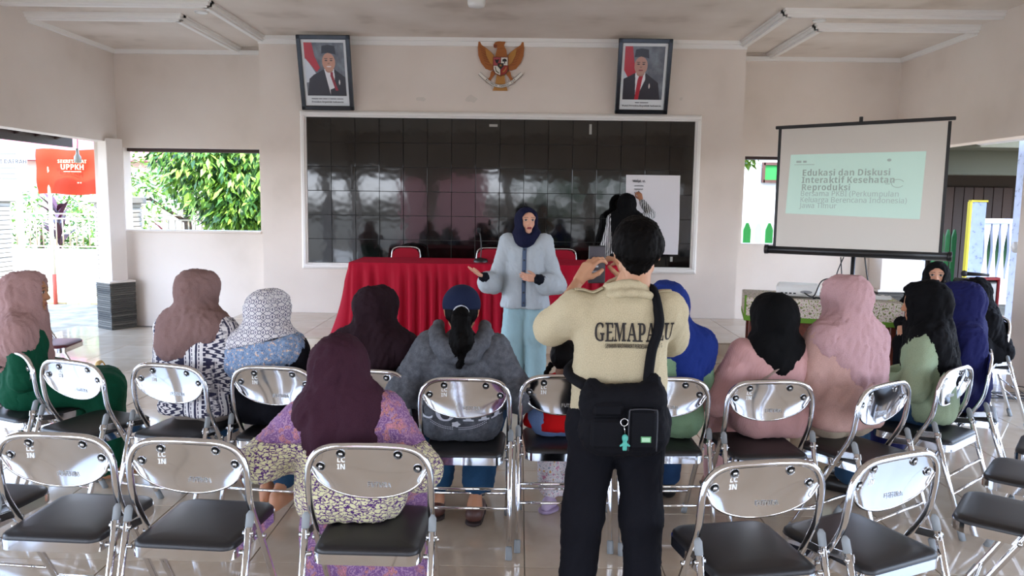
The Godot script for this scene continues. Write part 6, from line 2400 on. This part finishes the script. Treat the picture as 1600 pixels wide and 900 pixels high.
	soft(t, "shirt", cloth("d41418", 0.75, 0.2), top_prims(C, 0.03, 0.5, 0.01, 0.02), {"cuts": [floor_cut(0.515)], "fold": [0.004, 14.0, 8.0], "cell": 0.011})
	soft(t, "shorts", cloth("7f9dcf"), [[C.hipL, C.hipR, 0.10, 0.10], [C.hipL, C.knL, 0.085, 0.06], [C.hipR, C.knR, 0.085, 0.06]], {"cuts": seat, "fold": [0.004, 14.0, 14.0]})
	soft(t, "trousers", figured("kidfloral", 3.4), [[C.knL, (C.knL as Vector3).lerp(C.anL, 0.9), 0.062, 0.068], [C.knR, (C.knR as Vector3).lerp(C.anR, 0.9), 0.062, 0.068]], {"fold": [0.006, 12.0, 10.0], "cell": 0.012})
	var CH: Basis = C.H
	var ch: Vector3 = C.head
	soft(t, "hair", hair_mat(), [[ch + CH * Vector3(0, 0.02, 0.03), ch + CH * Vector3(0, 0.025, -0.02), 0.078, 0.076]], {"cell": 0.008, "k": 0.02, "neg": face_hole(C, 0.012) + [[ch + CH * Vector3(0.08, -0.03, 0.0), ch + CH * Vector3(0.1, -0.03, 0.0), 0.035, 0.035], [ch + CH * Vector3(-0.08, -0.03, 0.0), ch + CH * Vector3(-0.1, -0.03, 0.0), 0.035, 0.035]], "fold": [0.004, 50.0, 14.0]})
	for s in [-1.0, 1.0]:
		var st := S(true)
		var bp := []
		var br := []
		for i in 22:
			var u := i / 21.0
			bp.append(ch + CH * Vector3(s * (0.06 + 0.035 * u), -0.03 - 0.15 * u, 0.055 + 0.02 * sin(u * 3.0)))
			br.append((0.016 - 0.007 * u) * (0.8 + 0.3 * absf(sin(u * 22.0))))
		tube(st, bp, br, 9)
		obj("braid", st, hair_mat(), t)
		st = S(true)
		tube(st, [bp[19], bp[21]], 0.011, 9)
		obj("hair_tie", st, mat("d8d4d0", 0.6), t)
	shoes(t, C, mat("b7a3bd", 0.6), "clog", mat("a08ca8", 0.7))
	# royal blue headscarf, mint green top
	J = seated({"s": 1.0, "v": fit(1.266, 0.06), "lean": 0.06, "hy": 0.15, "hp": 0.05})
	t = make_person("woman in a wide royal blue headscarf and light green top beside the photographer", under(J, 0.755, -3.9, 0.0), 0.0, J, "b9805f")
	soft(t, "blouse", cloth("86a583"), top_prims(J, 0.02, 0.94, 0.012), {"cuts": seat, "fold": [0.008, 10.0, 12.0]})
	soft(t, "trousers", cloth("2f4a70"), trouser_prims(J, 0.015), {"fold": [0.006, 12.0, 12.0]})
	scarf(t, J, cloth("22357f"), {"back": 0.24, "front": 0.22, "wide": 1.08, "arms": 0.35, "bw": 0.1, "fold": 0.010, "loose": 0.006})
	shoes(t, J, M.black_plastic)

func audience_right() -> void:
	var seat := [floor_cut(0.479)]
	var rib := mat("ffffff", 0.9)
	tri_tex(rib, pattern("rib"), 18.0)
	# black headscarf, ribbed dusty pink
	var J := seated({"s": 1.0, "v": fit(1.207, 0.06), "lean": 0.06, "hy": 0.25, "hp": 0.05, "pz": -0.09, "el": [Vector3(0.27, 0.66, -0.08), Vector3(-0.30, 0.66, -0.08)]})
	var t := make_person("woman in a short black headscarf and ribbed dusty pink clothes", under(J, 1.31, -3.93, 0.1), 0.1, J, "b9805f")
	soft(t, "blouse", rib, top_prims(J, 0.026, 0.94, 0.022), {"cuts": seat, "fold": [0.008, 12.0, 8.0]})
	soft(t, "trousers", rib, trouser_prims(J, 0.035), {"fold": [0.008, 12.0, 9.0]})
	scarf(t, J, cloth("0b0b0d", 0.8, 0.1), {"back": 0.10, "front": 0.12, "wide": 0.42, "bw": 0.02, "th": 0.008, "fold": 0.006, "loose": 0.014})
	var q := top_prims(J, 0.026, 0.94, 0.022)
	var sp := []
	for e in [Vector3(0.04, 0.90, 0.6), Vector3(0.0, 0.87, 0.6), Vector3(-0.04, 0.84, 0.6), Vector3(-0.08, 0.81, 0.6), Vector3(-0.12, 0.77, 0.6), Vector3(-0.15, 0.72, 0.6)]:
		sp.append(on_surface(q, 0.04, e, Vector3(0, 0, -1), 0.003))
	band(t, "bag_strap", cloth("b09a90"), sp, 0.018, 0.25)
	shoes(t, J, mat("6b4030", 0.6), "sandal", mat("3a2a20", 0.7))
	# long pink headscarf
	J = seated({"s": 1.05, "v": fit(1.303, 0.08), "lean": 0.08, "hy": 0.2, "hp": 0.03, "pz": -0.09, "wr": [Vector3(0.05, 0.65, -0.26), Vector3(-0.06, 0.65, -0.28)]})
	t = make_person("woman in a long pale pink headscarf, pink shirt and cream trousers", under(J, 1.69, -3.97, 0.42), 0.42, J, "c08a6c")
	soft(t, "shirt", cloth("cfa69c"), top_prims(J, 0.03, 0.92, 0.026, 0.0), {"cuts": [floor_cut(0.53)], "fold": [0.009, 11.0, 9.0]})
	soft(t, "trousers", cloth("c7b39d"), trouser_prims(J, 0.024), {"fold": [0.007, 12.0, 12.0]})
	scarf(t, J, cloth("cba3a6"), {"back": 0.26, "front": 0.25, "wide": 0.92, "bw": 0.06, "bx": 0.04, "th": 0.03, "fold": 0.013, "loose": 0.012, "more": [[J.neck + Vector3(0, -0.1, 0.06), J.neck + Vector3(0.12, -0.40, 0.09), 0.08, 0.035]]})
	shoes(t, J, mat("5a3a30", 0.6))
	# mint shirt, black headscarf, seen from the side
	J = seated({"s": 1.0, "v": fit(1.25, 0.12), "lean": 0.12, "hy": 0.12, "hp": 0.08, "el": [Vector3(0.24, 0.72, -0.10), Vector3(-0.24, 0.70, -0.14)], "wr": [Vector3(0.06, 0.68, -0.32), Vector3(-0.06, 0.68, -0.34)]})
	t = make_person("woman in a black headscarf and mint green shirt seen in profile", under(J, 2.25, -4.24, 0.98), 0.98, J, "b9805f")
	soft(t, "shirt", cloth("a3b496"), top_prims(J, 0.03, 0.94, 0.020, 0.0), {"cuts": [floor_cut(0.50)], "fold": [0.008, 11.0, 9.0]})
	soft(t, "trousers", cloth("33506e"), trouser_prims(J, 0.018), {"fold": [0.006, 12.0, 12.0]})
	scarf(t, J, cloth("0f0f12", 0.85, 0.12), {"back": 0.26, "front": 0.17, "wide": 0.85, "bw": 0.07, "th": 0.028, "fold": 0.012, "loose": 0.012})
	shoes(t, J, M.black_plastic)
	# navy
	J = seated({"s": 1.0, "v": fit(1.22, 0.10), "lean": 0.10, "hy": 0.1, "hp": 0.08, "pz": -0.1})
	t = make_person("woman in a long navy headscarf and navy dress", under(J, 2.61, -4.54, 1.15), 1.15, J, "b9805f")
	var navy := cloth("1d1f4d", 0.85, 0.25)
	soft(t, "dress", navy, top_prims(J, 0.03, 0.94, 0.02), {"cuts": seat, "fold": [0.008, 11.0, 7.0]})
	soft(t, "skirt", navy, skirt_prims(J, 0.02, 0.93), {"fold": [0.008, 11.0, 7.0], "cell": 0.016})
	scarf(t, J, cloth("23265a", 0.85, 0.25), {"back": 0.38, "front": 0.28, "wide": 1.02, "arms": 0.5, "bw": 0.1, "fold": 0.012, "loose": 0.014})
	# black, bending forward
	J = seated({"s": 0.95, "v": 0.78, "lean": 0.35, "hy": 0.0, "hp": 0.3})
	t = make_person("woman in black clothes and headscarf bending forward beside the navy dress", under(J, 3.5, -5.92, 1.2), 1.2, J, "b9805f")
	var blk := cloth("101014", 0.85, 0.12)
	soft(t, "blouse", blk, top_prims(J, 0.02, 0.94, 0.012), {"cuts": seat, "fold": [0.007, 12.0, 7.0], "cell": 0.017})
	soft(t, "trousers", blk, trouser_prims(J, 0.016), {"cell": 0.018})
	scarf(t, J, cloth("0f0f13", 0.85, 0.12), {"back": 0.34, "front": 0.2, "wide": 1.0, "arms": 0.4, "bw": 0.09, "fold": 0.012, "loose": 0.010})
	# facing the audience
	J = seated({"s": 1.0, "v": fit(1.21, 0.05), "lean": 0.05, "hy": 0.25, "hp": 0.0, "el": [Vector3(0.26, 0.74, -0.16), Vector3(-0.25, 0.72, -0.1)], "wr": [Vector3(0.16, 0.66, -0.40), Vector3(-0.06, 0.65, -0.30)]})
	t = make_person("woman in a black headscarf sitting with her face to the audience", under(J, 3.53, -6.5, 2.4), 2.4, J, "cf9a7e", "relaxed", "9a4a48")
	soft(t, "blouse", blk, top_prims(J, 0.016, 0.92, 0.010), {"cuts": seat, "fold": [0.007, 12.0, 7.0], "cell": 0.016})
	soft(t, "trousers", blk, trouser_prims(J, 0.016), {"cell": 0.018})
	scarf(t, J, cloth("121214", 0.85, 0.12), {"back": 0.22, "front": 0.2, "wide": 0.85, "fold": 0.009})
	shoes(t, J, M.black_plastic)

func speaker_woman() -> void:
	var J := standing({"s": 1.0, "hy": 0.35, "hp": 0.02, "el": [Vector3(0.285, 0.92, -0.02), Vector3(-0.29, 0.93, 0.0)], "wr": [Vector3(0.35, 1.0, -0.22), Vector3(-0.13, 0.99, -0.21)], "hd": [Vector3(0.65, 0.45, -0.55), Vector3(0.95, 0.15, -0.15)], "pm": [Vector3(0.1, 1.0, -0.2), Vector3(0, 0.1, 1.0)]})
	var t := make_person("standing woman in a navy headscarf and pale blue blouse gesturing with an open hand", Vector3(0.06, 0, -6.9), PI - 0.12, J, "cf9b80", "open", "7e2f34", "relaxed")
	var pale := cloth("bcc3c8", 0.85, 0.3)
	var tp := top_prims(J, 0.012, 0.0, 0.012)
	# puffed sleeves gathered above the wrist, flared hem
	for k in ["L", "R"]:
		var e: Vector3 = J["el" + k]
		var w: Vector3 = J["wr" + k]
		tp.append([e + Vector3(0, -0.01, 0), e.lerp(w, 0.5) + Vector3(0, -0.02, 0), 0.085, 0.095])
		tp.append([e.lerp(w, 0.45) + Vector3(0, -0.015, 0), e.lerp(w, 0.80), 0.092, 0.045])
	for sd in [-1.0, 1.0]:
		tp.append([J.waist + Vector3(0.07 * sd, -0.03, 0), J.pel + Vector3(0.11 * sd, -0.13, 0.02), 0.095, 0.115])
		tp.append([J.waist + Vector3(0.05 * sd, -0.03, -0.03), J.pel + Vector3(0.09 * sd, -0.13, -0.05), 0.09, 0.10])
	soft(t, "blouse", pale, tp, {"cell": 0.012, "cuts": [floor_cut(0.71)], "fold": [0.008, 13.0, 6.0]})
	var pts := []
	for y in [1.28, 1.2, 1.1, 1.0, 0.9, 0.8, 0.73]:
		pts.append(on_surface(tp, 0.04, Vector3(0.0, y, -0.7), Vector3(0, 0, 1), 0.006))
	band(t, "placket", cloth("56647c"), pts, 0.018, 0.3)
	for i in 6:
		var c := on_surface(tp, 0.04, Vector3(0.0, 1.24 - i * 0.095, -0.7), Vector3(0, 0, 1), 0.014)
		var st := S(true)
		lathe(st, c, [[0.0, -0.004], [0.009, -0.002], [0.009, 0.004], [0.0, 0.004]], 10, Basis(Vector3.RIGHT, PI / 2))
		obj("button", st, mat("22242e", 0.4), t)
	for k in ["L", "R"]:
		var e: Vector3 = J["el" + k]
		var w: Vector3 = J["wr" + k]
		soft(t, "cuff", cloth("14161f"), [[e.lerp(w, 0.80), e.lerp(w, 0.98), 0.050, 0.042]], {"cell": 0.008, "k": 0.01, "fold": [0.006, 40.0, 40.0]})
	soft(t, "trousers", cloth("a9c9d0", 0.85, 0.2), trouser_prims(J, 0.035, 0.97), {"fold": [0.008, 12.0, 6.0]})
	scarf(t, J, cloth("181a35", 0.85, 0.15), {"back": 0.06, "front": 0.025, "wide": 0.16, "bw": 0.02, "fold": 0.005, "cell": 0.008, "face": 0.010, "loose": 0.004})
	shoes(t, J, mat("cfcac2", 0.6), "shoe", mat("e2e0da", 0.6))
	var wst := S(true)
	var wb := []
	var wa: Vector3 = (J.elR as Vector3).lerp(J.wrR, 0.97)
	var wd: Vector3 = ((J.wrR - J.elR) as Vector3).normalized()
	var wx := wd.cross(UPV).normalized()
	var wy := wx.cross(wd)
	for i in 13:
		var a := TAU * i / 12.0
		wb.append(wa + wx * cos(a) * 0.03 + wy * sin(a) * 0.027)
	tube(wst, wb, 0.007, 7)
	obj("wristwatch", wst, M.black_plastic, t)

func writer_woman() -> void:
	var J := standing({"s": 0.92, "hy": 0.1, "hp": 0.05, "el": [Vector3(0.30, 1.26, -0.13), Vector3(-0.24, 0.86, 0.0)], "wr": [Vector3(0.205, 1.43, -0.24), Vector3(-0.22, 0.64, -0.06)], "hd": [Vector3(-0.25, 0.9, -0.25), Vector3(0, -1, -0.1)], "pm": [Vector3(-0.3, 0, -1), Vector3(1, 0, 0)]})
	var t := make_person("woman in a black headscarf and striped blouse writing on the paper sheet", Vector3(1.235, STAGE, -8.97), 0.0, J, "a87050", "grip")
	var stripe := mat("ffffff", 0.9)
	tri_tex(stripe, pattern("stripe"), 11.0)
	soft(t, "blouse", stripe, top_prims(J, 0.014, 0.82, 0.006), {"cuts": [floor_cut(0.66)], "fold": [0.006, 12.0, 7.0], "cell": 0.014})
	soft(t, "trousers", cloth("17171b"), trouser_prims(J, 0.03, 0.95), {"cell": 0.018})
	scarf(t, J, cloth("0a0a0c", 0.85, 0.1), {"back": 0.34, "front": 0.25, "wide": 0.75, "bw": 0.08, "fold": 0.010, "loose": 0.006})
	shoes(t, J, M.black_plastic)
	var pen := thing("marker_pen", "dark marker pen in the writing woman's raised hand", "pen", Vector3(1.42, STAGE + 1.535, -9.30), 0.0)
	var st := S(true)
	tube(st, [Vector3(0.03, -0.05, 0.06), Vector3(0, 0.0, 0)], [0.007, 0.006], 8)
	obj("barrel", st, mat("22232a", 0.4), pen)

func photographer() -> void:
	var J := standing({"s": 1.0, "hx": 0.05, "nk": 0.45, "hn": 0.10, "hy": -0.1, "hp": -0.02, "hr": 0.03, "shw": 0.165, "el": [Vector3(0.235, 1.10, -0.22), Vector3(-0.27, 1.165, -0.10)], "wr": [Vector3(0.08, 1.32, -0.40), Vector3(-0.135, 1.335, -0.34)], "hd": [Vector3(-0.3, 0.8, -0.3), Vector3(0.52, 0.82, -0.2)], "pm": [Vector3(-0.9, 0, -0.4), Vector3(0.75, -0.25, -0.55)], "kn": [Vector3(0.10, 0.47, 0.0), Vector3(-0.125, 0.47, 0.0)], "an": [Vector3(0.11, 0.08, 0.03), Vector3(-0.15, 0.08, 0.02)]})
	var root := Vector3(0.385, 0, -2.85)
	var t := make_person("man from behind in a cream shirt and black trousers taking a photo with a phone", root, 0.0, J, "bd8c6c", "hold")
	var cream := cloth("cdbf9f", 0.85, 0.2)
	var tp := top_prims(J, 0.012, 0.0, 0.0, 0.02)
	for k in ["L", "R"]:
		var s: Vector3 = J["sh" + k]
		var e: Vector3 = J["el" + k]
		tp.append([s, s.lerp(e, 0.80), 0.064, 0.070])
	var nkk: Vector3 = J.neck
	tp.append([nkk + Vector3(-0.035, -0.025, 0.035), nkk + Vector3(0.045, -0.025, 0.035), 0.062, 0.062])
	soft(t, "shirt", cream, tp, {"cell": 0.011, "cuts": [floor_cut(0.80), Plane(UPV, nkk.y + 0.032)], "fold": [0.006, 9.0, 6.0]})
	var col := []
	for i in 17:
		var a := TAU * i / 16.0
		col.append(nkk + Vector3(cos(a) * 0.072 + 0.015, 0.035 - 0.012 * cos(a * 2), 0.002 + sin(a) * 0.066))
	var cp := []
	for i in 16:
		cp.append([col[i], col[i + 1], 0.013, 0.013])
		cp.append([col[i] + Vector3(0, 0.016, 0), col[i + 1] + Vector3(0, 0.016, 0), 0.010, 0.010])
		cp.append([col[i] + Vector3(0, -0.018, 0) + (col[i] - nkk) * Vector3(0.34, 0, 0.42), col[i + 1] + Vector3(0, -0.018, 0) + (col[i + 1] - nkk) * Vector3(0.34, 0, 0.42), 0.012, 0.012])
	soft(t, "collar", cream, cp, {"cell": 0.007, "k": 0.018})
	for k in ["L", "R"]:
		var s: Vector3 = J["sh" + k]
		var sdv := -1.0 if k == "L" else 1.0
		var ep := []
		for u in [0.0, 0.35, 0.7, 1.0]:
			ep.append(on_surface(tp, 0.04, nkk.lerp(s, 0.45 + 0.62 * u) + Vector3(0, 0.3, 0.02), Vector3(0, -1, 0), 0.004))
		band(t, "epaulette", cream, ep, 0.022, 0.22)
	var ink := mat("241f1e", 0.8)
	wrap_text(t, "back_lettering", "GEMAPALU", 0.090, Vector2(0.035, 1.195), tp, 0.04, ink, 0.006, true, 0.55)
	wrap_text(t, "back_lettering", "GERAKAN MASYARAKAT PERDESAAN LUMAJANG", 0.021, Vector2(0.035, 1.147), tp, 0.04, ink, 0.006, false, 0.47, 0.0, false)
	soft(t, "trousers", cloth("14141a", 0.85, 0.1), trouser_prims(J, 0.012, 0.97) + [[J.hipL + Vector3(0, -0.02, 0.03), J.hipR + Vector3(0, -0.02, 0.03), 0.10, 0.10]], {"cell": 0.013, "fold": [0.006, 10.0, 8.0]})
	shoes(t, J, M.black_plastic, "shoe", M.black_plastic)
	var H: Basis = J.H
	var h: Vector3 = J.head
	soft(t, "hair", hair_mat(), [[h + H * Vector3(0, 0.035, 0.036), h + H * Vector3(0, 0.042, -0.025), 0.088, 0.088], [h + H * Vector3(0, -0.01, 0.058), h + H * Vector3(0, -0.045, 0.052), 0.062, 0.046], [h + H * Vector3(-0.05, 0.01, 0.02), h + H * Vector3(0.05, 0.01, 0.02), 0.045, 0.045]], {"cell": 0.0075, "k": 0.03, "neg": face_hole(J, 0.006) + [[h + H * Vector3(0.088, -0.02, 0.005), h + H * Vector3(0.13, -0.02, 0.005), 0.036, 0.036], [h + H * Vector3(-0.088, -0.02, 0.005), h + H * Vector3(-0.13, -0.02, 0.005), 0.036, 0.036]], "fold": [0.006, 55.0, 20.0]})
	# phone held up in front of the left cheek
	var ph := thing("phone", "dark smartphone held up by the man in the cream shirt", "phone", root + Vector3(-0.055, 1.40, -0.40), 0.25)
	var st := S()
	box(st, Vector3.ZERO, Vector3(0.075, 0.16, 0.009), Basis(), 0.003)
	obj("case", st, mat("1c1c20", 0.35), ph)
	st = S()
	box(st, Vector3(0, 0, 0.0052), Vector3(0.068, 0.15, 0.001))
	obj("screen", st, mat("3d3a44", 0.15), ph)
	for i in 3:
		st = S()
		box(st, Vector3(-0.01, -0.03 + i * 0.022, 0.0060), Vector3(0.03, 0.008, 0.0006))
		obj("screen_picture", st, mat(["8d8f99", "b9bcc6", "6f6f7c"][i], 0.3), ph)
	# black shoulder bag on his back
	var bag := thing("shoulder_bag", "black cloth shoulder bag with pockets and a turquoise key ring figure", "bag", root)
	var fab := cloth("131318", 0.8, 0.1)
	var bz := 0.165
	var bp := [[Vector3(-0.10, 0.90, bz), Vector3(0.10, 0.90, bz), 0.05, 0.05], [Vector3(-0.11, 0.84, bz), Vector3(0.11, 0.84, bz), 0.055, 0.055], [Vector3(-0.105, 0.965, bz), Vector3(0.09, 0.975, bz), 0.05, 0.05], [Vector3(-0.08, 0.81, bz), Vector3(0.08, 0.81, bz), 0.05, 0.05], [Vector3(-0.115, 1.01, bz - 0.02), Vector3(-0.115, 0.95, bz), 0.025, 0.045], [Vector3(0.105, 1.03, bz - 0.02), Vector3(0.10, 0.96, bz), 0.025, 0.045]]
	soft(bag, "bag_body", fab, bp, {"cell": 0.010, "k": 0.035, "fold": [0.006, 16.0, 14.0]})
	st = S()
	box(st, Vector3(0.055, 0.875, bz + 0.062), Vector3(0.105, 0.15, 0.035), Basis(), 0.014)
	obj("pocket", st, fab, bag)
	st = S()
	box(st, Vector3(-0.065, 0.855, bz + 0.056), Vector3(0.12, 0.11, 0.03), Basis(), 0.012)
	obj("pocket", st, fab, bag)
	st = S()
	box(st, Vector3(-0.065, 0.94, bz + 0.05), Vector3(0.11, 0.05, 0.028), Basis(), 0.012)
	obj("pocket_flap", st, fab, bag)
	st = S(true)
	tube(st, smooth_path([Vector3(0.006, 0.80, bz + 0.079), Vector3(0.006, 0.93, bz + 0.079), Vector3(0.02, 0.948, bz + 0.079), Vector3(0.09, 0.948, bz + 0.079), Vector3(0.104, 0.93, bz + 0.079), Vector3(0.104, 0.80, bz + 0.079)]), 0.0025, 6)
	obj("zip", st, mat("2c2c32", 0.4), bag)
	st = S()
	box(st, Vector3(0.066, 0.842, bz + 0.0805), Vector3(0.036, 0.022, 0.003), Basis(), 0.001)
	var pl := obj("label_patch", st, mat("4f8f5a", 0.6), bag)
	st = S()
	box(st, Vector3(0.066, 0.842, bz + 0.0823), Vector3(0.029, 0.015, 0.0008))
	obj("label_print", st, mat("a8cfae", 0.6), pl)
	# key ring with a small plain figure
	st = S(true)
	var rp := []
	for i in 15:
		var a := TAU * i / 14.0
		rp.append(Vector3(-0.012 + cos(a) * 0.013, 0.905 + sin(a) * 0.013, bz + 0.088))
	tube(st, rp, 0.002, 6)
	tube(st, [Vector3(-0.012, 0.892, bz + 0.088), Vector3(-0.008, 0.862, bz + 0.088)], 0.0016, 6)
	obj("key_ring", st, M.chrome_dull, bag)
	soft(bag, "key_figure", mat("4fa99a", 0.5), [[Vector3(-0.008, 0.851, bz + 0.088), Vector3(-0.008, 0.847, bz + 0.088), 0.011, 0.011], [Vector3(-0.008, 0.836, bz + 0.088), Vector3(-0.008, 0.825, bz + 0.088), 0.007, 0.007], [Vector3(-0.008, 0.832, bz + 0.088), Vector3(-0.023, 0.822, bz + 0.09), 0.004, 0.004], [Vector3(-0.008, 0.832, bz + 0.088), Vector3(0.007, 0.822, bz + 0.09), 0.004, 0.004], [Vector3(-0.011, 0.824, bz + 0.088), Vector3(-0.012, 0.808, bz + 0.088), 0.0045, 0.0045], [Vector3(-0.005, 0.824, bz + 0.088), Vector3(-0.004, 0.808, bz + 0.088), 0.0045, 0.0045]], {"cell": 0.003, "k": 0.004})
	# strap over the right shoulder and round the left side
	var sp := []
	for q in [Vector3(0.085, 1.01, 0.6), Vector3(0.092, 1.08, 0.6), Vector3(0.10, 1.14, 0.6), Vector3(0.118, 1.2, 0.6), Vector3(0.122, 1.26, 0.6)]:
		sp.append(on_surface(tp, 0.04, q, Vector3(0, 0, -1), 0.012))
	sp.append(on_surface(tp, 0.04, Vector3(0.105, 1.6, 0.03), Vector3(0, -1, 0), 0.012))
	sp.append(on_surface(tp, 0.04, Vector3(0.07, 1.27, -0.6), Vector3(0, 0, 1), 0.012))
	sp.append(on_surface(tp, 0.04, Vector3(-0.03, 1.12, -0.6), Vector3(0, 0, 1), 0.012))
	sp.append(on_surface(tp, 0.04, Vector3(-0.6, 1.03, -0.02), Vector3(1, 0, 0), 0.012))
	sp.append(Vector3(-0.135, 1.0, 0.13))
	band(bag, "strap", fab, sp, 0.023, 0.8)
	st = S(true)
	tube(st, smooth_path([Vector3(0.13, 0.86, bz), Vector3(0.135, 0.78, bz + 0.02), Vector3(0.13, 0.70, bz + 0.03), Vector3(0.133, 0.63, bz + 0.02)]), 0.003, 6)
	obj("hanging_strap", st, fab, bag)
